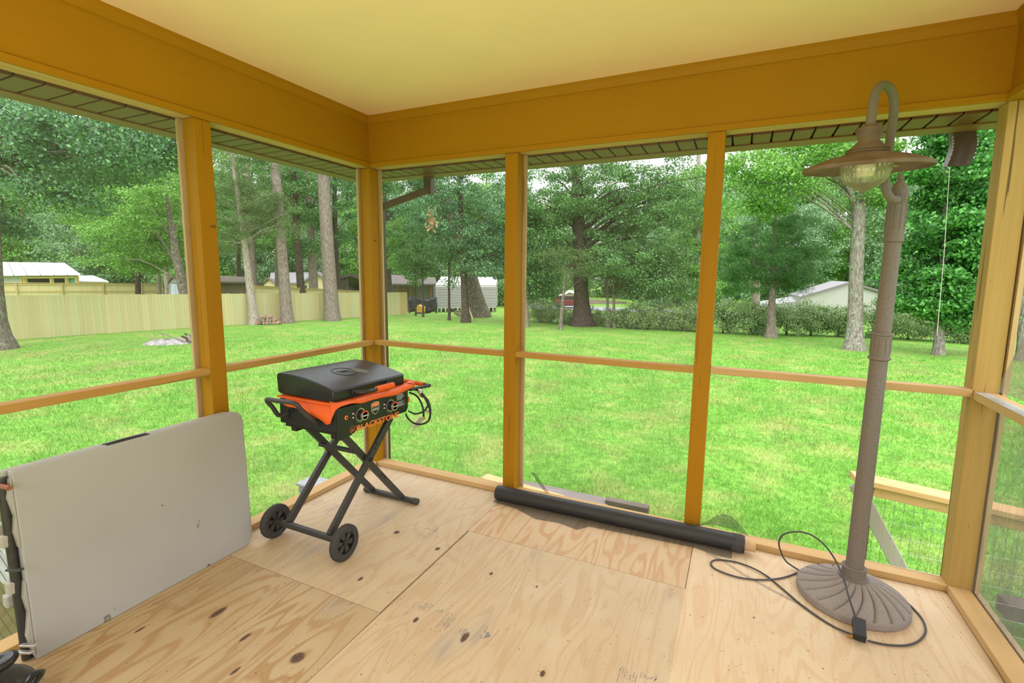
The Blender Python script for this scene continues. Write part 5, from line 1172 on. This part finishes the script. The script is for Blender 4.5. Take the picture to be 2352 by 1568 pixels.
for i, (r, z) in enumerate(prof):
    w = 0 if i < 4 or r < .055 else min(1, (r-.05)/.05)
    row = []
    for k in range(nn):
        th = 2*math.pi*k/nn; tw_ = th+.55*(.23-r)/.18
        lob = abs(math.sin(NB/2*th)); row.append((LC[0]+r*math.cos(tw_), LC[1]+r*math.sin(tw_), z-.016*w*(1-lob**.40)))
    rows.append(row)
rows.insert(0, [(LC[0]+.2*math.cos(2*math.pi*k/nn), LC[1]+.2*math.sin(2*math.pi*k/nn), .001) for k in range(nn)])
BASEM = plain('lit_speckled_stone', (.27, .235, .215), .85, var=.22, scale=240, bump=.2)  # speckled grey, paler than the pole to carry the light on its top
bs = obj('base', MB().grid(rows, True), BASEM, lp, smooth=70)
obj('base_collar', MB().tube([lean(z) for z in (.112, .118, .122, .160, .164, .168)], [.062, .062, .049, .049, .052, .044], 28), LM, bs, smooth=35)
pole = obj('pole', MB().tube([lean(z) for z in (.15, .7, 1.19, 1.25, 1.60, 1.706)], [.0365, .0355, .0345, .0325, .0315, .0310], 24), LM, lp, smooth=50)
obj('mid_collar', MB().tube([lean(z) for z in (1.168, 1.172, 1.180, 1.184, 1.278, 1.282, 1.290, 1.294)], [.037, .0435, .0435, .038, .038, .0435, .0435, .036], 28), LM, pole, smooth=35)
cap = obj('top_cap', MB().tube([lean(z) for z in (1.690, 1.694, 1.704, 1.708, 1.885, 1.888, 1.894, 1.897, 1.915, 1.935, 1.95, 1.957)], [.032, .038, .038, .036, .034, .037, .037, .0345, .032, .025, .014, .008], 28), LM, lp, smooth=35)
obj('finial', MB().tube([lean(1.968+.0135*math.sin(a)) for a in np.linspace(-1.5, 1.5, 9)], [max(.002, .0135*math.cos(a)) for a in np.linspace(-1.5, 1.5, 9)], 16), LM, cap, smooth=60)
for k in range(10):
    a = 2*math.pi*k/10; e_ = np.array([math.cos(a), math.sin(a), 0])
    obj('flute', MB().tube([lean(1.74)+e_*.0355, lean(1.75)+e_*.0362, lean(1.86)+e_*.0345, lean(1.87)+e_*.0338], [.001, .0022, .0022, .001], 5), LM, cap, smooth=50)
    obj('flute', MB().tube([lean(1.195)+e_*.0375, lean(1.2)+e_*.0385, lean(1.262)+e_*.0385, lean(1.268)+e_*.0375], [.001, .002, .002, .001], 5), LM, pole, smooth=50)
# gooseneck
DP = depth_of(lean(1.83))
arm_px = [(2064, 456, DP-.02), (2052, 458, DP-.065), (2040, 448, DP-.09), (2033, 425, DP-.10), (2034, 395, DP-.10), (2040, 350, DP-.105), (2047, 300, DP-.11), (2053, 255, DP-.12), (2052, 225, DP-.135), (2044, 204, DP-.16), (2030, 195, DP-.195), (2016, 203, DP-.225), (2008, 225, DP-.245), (2003, 255, DP-.262), (1999, 292, DP-.275)]
arm = [deep(x, y, D) for x, y, D in arm_px]
obj('gooseneck', MB().tube(smooth_path(arm, 4), .0165, 16), LM, lp, smooth=60)
bp = np.array(arm[0]); dirb = (np.array(arm[1])-bp); dirb /= np.linalg.norm(dirb)
Mq = Vector((0, 0, 1)).rotation_difference(Vector(dirb)).to_matrix().to_4x4()
br_ = obj('bracket', MB().lathe([(.028, -.012), (.031, .004), (.027, .010), (.023, .012), (.022, .020), (.017, .022)], bp, 20, Mq), LM, lp, smooth=50)
for dz in (.036, -.040): obj('scallop', MB().lathe([(0, .006), (.012, .008), (.021, .004), (.0225, -.004), (.015, -.010)], bp+np.array([.0, 0, dz])+dirb*.0, 14, Mq), LM, br_, smooth=50)
# shade head, tipped a little towards the camera side
top = np.array(arm[-1]); hc = top+np.array([-.0, 0, 0]); toward = -FW*np.array([1, 1, 0]); toward /= np.linalg.norm(toward)
axis = Vector((0, 0, 1))+Vector(toward)*.07-Vector(tr_)*.03; axis.normalize(); Mh = Vector((0, 0, 1)).rotation_difference(axis).to_matrix().to_4x4()
Z0 = -.143      # rim level below the arm end
sh = obj('shade', MB().lathe([(.062, Z0+.055), (.068, Z0+.051), (.070, Z0+.047), (.10, Z0+.040), (.138, Z0+.030), (.178, Z0+.016), (.205, Z0+.004), (.2115, Z0+.001), (.2115, Z0-.011), (.208, Z0-.013), (.205, Z0-.002), (.176, Z0+.011), (.138, Z0+.025), (.10, Z0+.035), (.066, Z0+.042)], hc, 64, Mh), LSH, lp, smooth=35)
neck = obj('shade_neck', MB().lathe([(.018, .010), (.025, .007), (.028, .002), (.045, -.001), (.048, -.005), (.047, -.010), (.040, -.026), (.036, -.040), (.035, -.047), (.037, -.052), (.042, -.058), (.052, -.068), (.067, -.078), (.069, -.081), (.066, -.083), (.069, -.086), (.071, -.091), (.067, -.094)], hc, 40, Mh, lambda t_, i: 1+.03*math.cos(20*t_) if 4 < i < 8 else 1), LSH, lp, smooth=45)
mb = MB()
for k in range(44):
    a = 2*math.pi*k/44; p = Mh @ Vector((.0695*math.cos(a), .0695*math.sin(a), -.0835)); mb.lathe([(0, -.0024), (.0022, 0), (0, .0024)], (hc[0]+p.x, hc[1]+p.y, hc[2]+p.z), 5)
bz_ = obj('bead_row', mb, LSH, neck); bz_['kind'] = 'stuff'
GL = NT('ribbed_glass'); GL.t.nodes.remove(GL.p); _gt = GL.n('BsdfTransparent'); _gt.inputs[0].default_value = (.97, .97, .86, 1); _gg = GL.n('BsdfGlossy'); _gg.inputs[1].default_value = .06; _gd = GL.n('BsdfDiffuse'); _gd.inputs[0].default_value = (.9, .86, .62, 1); _fr = GL.n('Fresnel'); _m1 = GL.n('MixShader'); _m2 = GL.n('MixShader'); _m2.inputs[0].default_value = .16
GL.link(_fr.outputs[0], _m1.inputs[0]); GL.link(_gt.outputs[0], _m1.inputs[1]); GL.link(_gg.outputs[0], _m1.inputs[2]); GL.link(_m1.outputs[0], _m2.inputs[1]); GL.link(_gd.outputs[0], _m2.inputs[2]); GL.link(_m2.outputs[0], GL.out.inputs[0])
obj('glass_bowl', MB().lathe([(.081, Z0+.022), (.0835, Z0+.004), (.083, Z0-.012), (.078, Z0-.034), (.066, Z0-.056), (.047, Z0-.073), (.026, Z0-.085), (.010, Z0-.091), (.004, Z0-.096), (0, Z0-.097)], hc, 112, Mh, lambda t_, i: 1+(.028*math.cos(28*t_+i*.25) if 0 < i < 8 else 0)), GL.m, lp, smooth=60)
obj('light_bulb', MB().lathe([(.018, Z0+.03), (.030, Z0+.025), (.032, Z0+.0), (.031, Z0-.026), (.026, Z0-.036), (0, Z0-.038)], hc, 24, Mh), plain('unlit_white_bulb', (.78, .72, .58), .35, var=.03), lp, smooth=50)
q = [Mh @ Vector((u*tr_[0]-v_*toward[0], u*tr_[1]-v_*toward[1], Z0+.0095)) for u, v_ in ((.100, .03), (.128, .052), (.158, .042), (.130, .02))]
obj('label_sticker', MB().prism([Vector(hc)+p_+Vector((0, 0, -.004)) for p_ in q], (0, 0, -.0015)), plain('pale_sticker', (.62, .63, .38), .6), sh)

# ---- power cord of the lamp post ----------------------------------------------------------------
CORD = plain('dark_cord', (.055, .052, .055), .5)
cd_ = thing('lamp_cord', (2.9, -.4, 0), 'dark power cord looping over the floor and lamp base to a black adapter block', 'cord')
fl = lambda x, y, z=.006: on_z(x, y, z)
path = [fl(1955, 1456, .010), fl(1920, 1441), fl(1880, 1417), fl(1840, 1388), fl(1800, 1354), fl(1765, 1325), fl(1735, 1307, .009), fl(1700, 1293), fl(1672, 1287), fl(1645, 1285), fl(1633, 1292), fl(1640, 1304), fl(1668, 1317), fl(1705, 1327), fl(1750, 1331), fl(1795, 1327), fl(1828, 1316), fl(1837, 1311)]
pts_loop = [(1822, 1301, .016), (1805, 1288, .05), (1794, 1268, .10), (1789, 1246, .155), (1797, 1229, .20), (1818, 1221.5, .225), (1845, 1222, .235), (1872, 1233, .225), (1898, 1256, .205)]
loop = [path[-1]]
sp, ep = path[-1], np.array([3.085, -.335, .13])
for i, (x, y, z) in enumerate(pts_loop):
    loop.append(on_z(x, y, z))
tail = [on_z(1921, 1290, .165), on_z(1938, 1330, .135), on_z(1950, 1372, .105), on_z(1961, 1405, .078), on_z(1968, 1425, .058)]
obj('cord', MB().tube(smooth_path(path+loop[1:]+tail, 5), .0042, 8), CORD, cd_, smooth=60)
right = [fl(1985, 1468, .012), fl(2010, 1475), fl(2045, 1481), fl(2085, 1481), fl(2112, 1470), fl(2126, 1450), fl(2120, 1424), fl(2100, 1399), fl(2075, 1376), fl(2057, 1364)]
obj('cord', MB().tube(smooth_path(right, 5), .0042, 8), CORD, cd_, smooth=60)
bt, bb = on_z(1972, 1424, .052), on_z(1974, 1470, .018); up_ = np.array([.05, -.9, .35])
obj('adapter_block', MB().beam(bt, bb+np.array([0, 0, .008]), .046, .036, (0, -.5, 1)), BLACKM, cd_, bevel=.003)
mid = bt*.5+bb*.5; dB = (bb-bt)/np.linalg.norm(bb-bt)
sd = np.cross(dB, np.array([0, -.5, 1])); sd /= np.linalg.norm(sd); nr_ = np.cross(sd, dB)
obj('button', MB().beam(mid-sd*.025+dB*.004, mid-sd*.025+dB*.018, .006, .010, nr_), plain('yellow_button', (.72, .50, .15), .4), cd_); obj('button', MB().beam(mid-sd*.025+dB*.022, mid-sd*.025+dB*.036, .006, .010, nr_), plain('pink_button', (.62, .45, .40), .4), cd_)
mb = MB()
for r_ in range(5): mb.beam(mid-sd*(.012-.004*r_)+nr_*.0185-dB*.028, mid-sd*(.012-.004*r_)+nr_*.0185+dB*(.004+.002*r_), .002, .0008, nr_)
ap = obj('rating_print', mb, plain('pale_blue_print', (.5, .58, .68), .5), cd_); ap['kind'] = 'stuff'
for s_ in (-.006, .008): obj('prong', MB().beam(bb+sd*.024+nr_*s_, bb+sd*.044+nr_*s_, .007, .002, nr_), BRASS, cd_)

# ---- dark lidded pot at the near left -----------------------------------------
POT = plain('dark_glass_lid', (.035, .028, .022), .22, var=.2, scale=8); BAKE = NT('black_bakelite'); BAKE.base((.010, .011, .013)); BAKE.set(.12, 0, .6); BAKE = BAKE.m
pc = on_z(-44, 1600, .10); pc[2] = 0
t = thing('cooking_pot', pc, 'dark domed cooking pot with black knob and handle at the bottom left edge', 'pot')
obj('pot_body', MB().lathe([(.10, .0), (.118, .006), (.128, .05), (.13, .098), (.134, .100), (.134, .104)], pc, 40), BLACKM, t, smooth=50)
obj('lid', MB().lathe([(.133, .104), (.130, .110), (.10, .138), (.06, .155), (.025, .162), (0, .163)], pc, 40), POT, t, smooth=60)
obj('knob_stem', MB().lathe([(.022, .155), (.016, .17), (.018, .20), (.0, .20)], (kc[0], kc[1], 0) if False else pc, 16), SILV, t, smooth=50)
k0, k1 = on_z(42, 1498, .215), on_z(-60, 1556, .215); kd = (k1-k0); kd[2] = 0; kl = np.linalg.norm(kd)/2; kd /= 2*kl; kc = (k0+k1)/2
Mk = Matrix(((kd[0], -kd[1], 0, 0), (kd[1], kd[0], 0, 0), (0, 0, 1, 0), (0, 0, 0, 1))) @ Matrix.Diagonal((kl/.06, .72, 1, 1))
obj('knob', MB().lathe([(.0, -.018), (.03, -.018), (.052, -.011), (.060, .0), (.058, .010), (.046, .015), (.034, .010), (.0, .004)], kc, 36, Mk), BAKE, t, smooth=60)
ha, hb = pc+np.array([.10, .07, .098]), on_z(104, 1538, .085)
hm = (ha+hb)/2
obj('side_handle', MB().tube(smooth_path([ha, ha*.6+hb*.4+(0, 0, .010), ha*.3+hb*.7+(0, 0, .008), hb], 4), [.012, .016, .019, .021, .022, .022, .021, .020, .018, .015, .011, .006, .002], 12), BAKE, t, smooth=60)
obj('handle_trim', MB().tube(smooth_path([ha+(0, -.012, -.012), hm+(.012, -.016, -.006), hb+(-.01, -.008, -.004)], 4), .0025, 6), SILV, t)

# ---- slack screen folded over the right rail ------------------------------------
rows = []
for f in np.linspace(0, 1, 10):
    rows.append([])
    for u in np.linspace(0, 1, 10):
        a = on_x(2292-4*math.sin(f*3), 900-72*f, W+.045) if f < .5 else on_x(2292+60*((f-.5)*2)**1.2, 864-96*(f-.5)*2, W+.05)
        rows[-1].append(a+np.array([.028*u+.02*math.sin(u*4+f*3), -.9*u, -.14*u*f*0]))
tag(obj('folded_screen', MB().grid(rows), SCREEN_F, None, smooth=60), 'slack grey screen folded over the right-hand rail', 'screen')
tag(obj('duct_tape', MB().box((W-.001, -1.1, RT_Z+.0005), (W+.05, -.02, RT_Z+.002)), plain('silver_tape', (.50, .50, .49), .4, .3, var=.2, scale=40)), 'strip of silver tape along the top of the right-hand rail', 'tape')

# ---- little things on wood and floor --------------------------------------------
for px, py, wall, lab in ((484, 520, 'x', 'small bent hook screwed into the left stud'), (857, 553, 'y', 'small hook in the corner post')):
    c = on_x(px, py, .001) if wall == 'x' else on_y(px, py, .03)
    d = np.array([1, 0, 0]); pts = [c-d*.004, c+d*.012, c+d*.020+(0, .006, .006), c+d*.016+(0, .014, 0), c+d*.010+(0, .010, -.008)]
    tag(obj('screw_hook', MB().tube(smooth_path(pts, 3), .0018, 6), plain('dark_wire', (.06, .045, .03), .5, .5)), lab, 'hook')
INK = plain('blue_black_ink', (.21, .22, .23), .8, var=.2, scale=200)
def stamp(bars, blocks, seed):
    mb = MB(); g = random.Random(seed)
    for (a, b, w) in bars:
        p, q = on_z(*a, .0006), on_z(*b, .0006); d = (q-p)/np.linalg.norm(q-p); n_ = np.array([-d[1], d[0], 0])*w
        mb.add([p-n_, q-n_, q+n_, p+n_], [(0, 1, 2, 3)])
    for (c, e, rows_, h) in blocks:           # unreadable small print: rows of broken dashes
        p, q = on_z(*c, .0006), on_z(*e, .0006); L = np.linalg.norm(q-p); d = (q-p)/L; n_ = np.array([d[1], -d[0], 0])
        for r_ in range(rows_):
            s = 0
            while s < L:
                w = g.uniform(.003, .007)
                if g.random() < .72:
                    o_ = p+d*s+n_*r_*h*1.7; mb.add([o_, o_+d*w, o_+d*w+n_*h*.55, o_+n_*h*.55], [(0, 1, 2, 3)])
                s += w+.0025
    o = obj('ink_stamp', mb, INK, floor); o['kind'] = 'stuff'
stamp([((930, 1411), (959, 1381), .0009), ((985, 1398), (995, 1390), .0009), ((1010, 1408), (1018, 1399), .0009), ((1000, 1440), (1030, 1405), .0007), ((1003, 1441), (1033, 1406), .0007), ((1020, 1447), (1033, 1433), .0011), ((1080, 1472), (1112, 1434), .001), ((1086, 1473), (1118, 1434), .001), ((1113, 1484), (1147, 1446), .0009), ((1059, 1461), (1072, 1442), .0012)],
      [((958, 1392), (990, 1383), 3, .007), ((1000, 1402), (1016, 1399), 2, .006), ((1012, 1436), (1038, 1410), 4, .006), ((1050, 1456), (1060, 1443), 3, .007), ((1092, 1473), (1120, 1438), 1, .009)], 1)
tri = [on_z(*p, .0007) for p in ((1109, 1466), (1127, 1461), (1121, 1449))]
o = obj('ink_mark', MB().add(tri, [(0, 1, 2)]), INK, floor)
stamp([((1416, 1566), (1429, 1529), .0009), ((1470, 1556), (1473, 1543), .0009), ((1505, 1562), (1508, 1550), .0009)], [((1426, 1556), (1432, 1535), 6, .006), ((1474, 1554), (1477, 1546), 3, .006), ((1492, 1558), (1500, 1552), 2, .008)], 2)
stamp([((965, 1223), (992, 1204), .0008), ((985, 1228), (1007, 1213), .0008)], [((982, 1226), (1004, 1210), 3, .006), ((988, 1216), (980, 1214), 1, .012)], 3)
stamp([((757, 1163), (775, 1153), .0008)], [((712, 1158), (740, 1145), 3, .009), ((748, 1172), (775, 1158), 3, .007)], 4)
text_obj('ink_number', '10 5 1507', plain('brown_ink', (.36, .22, .12), .8), floor, tuple(on_z(352, 1384, .0006)), tuple(on_z(419, 1409, 0)-on_z(352, 1384, 0)), (0, 1, 0), .030, None, 0)
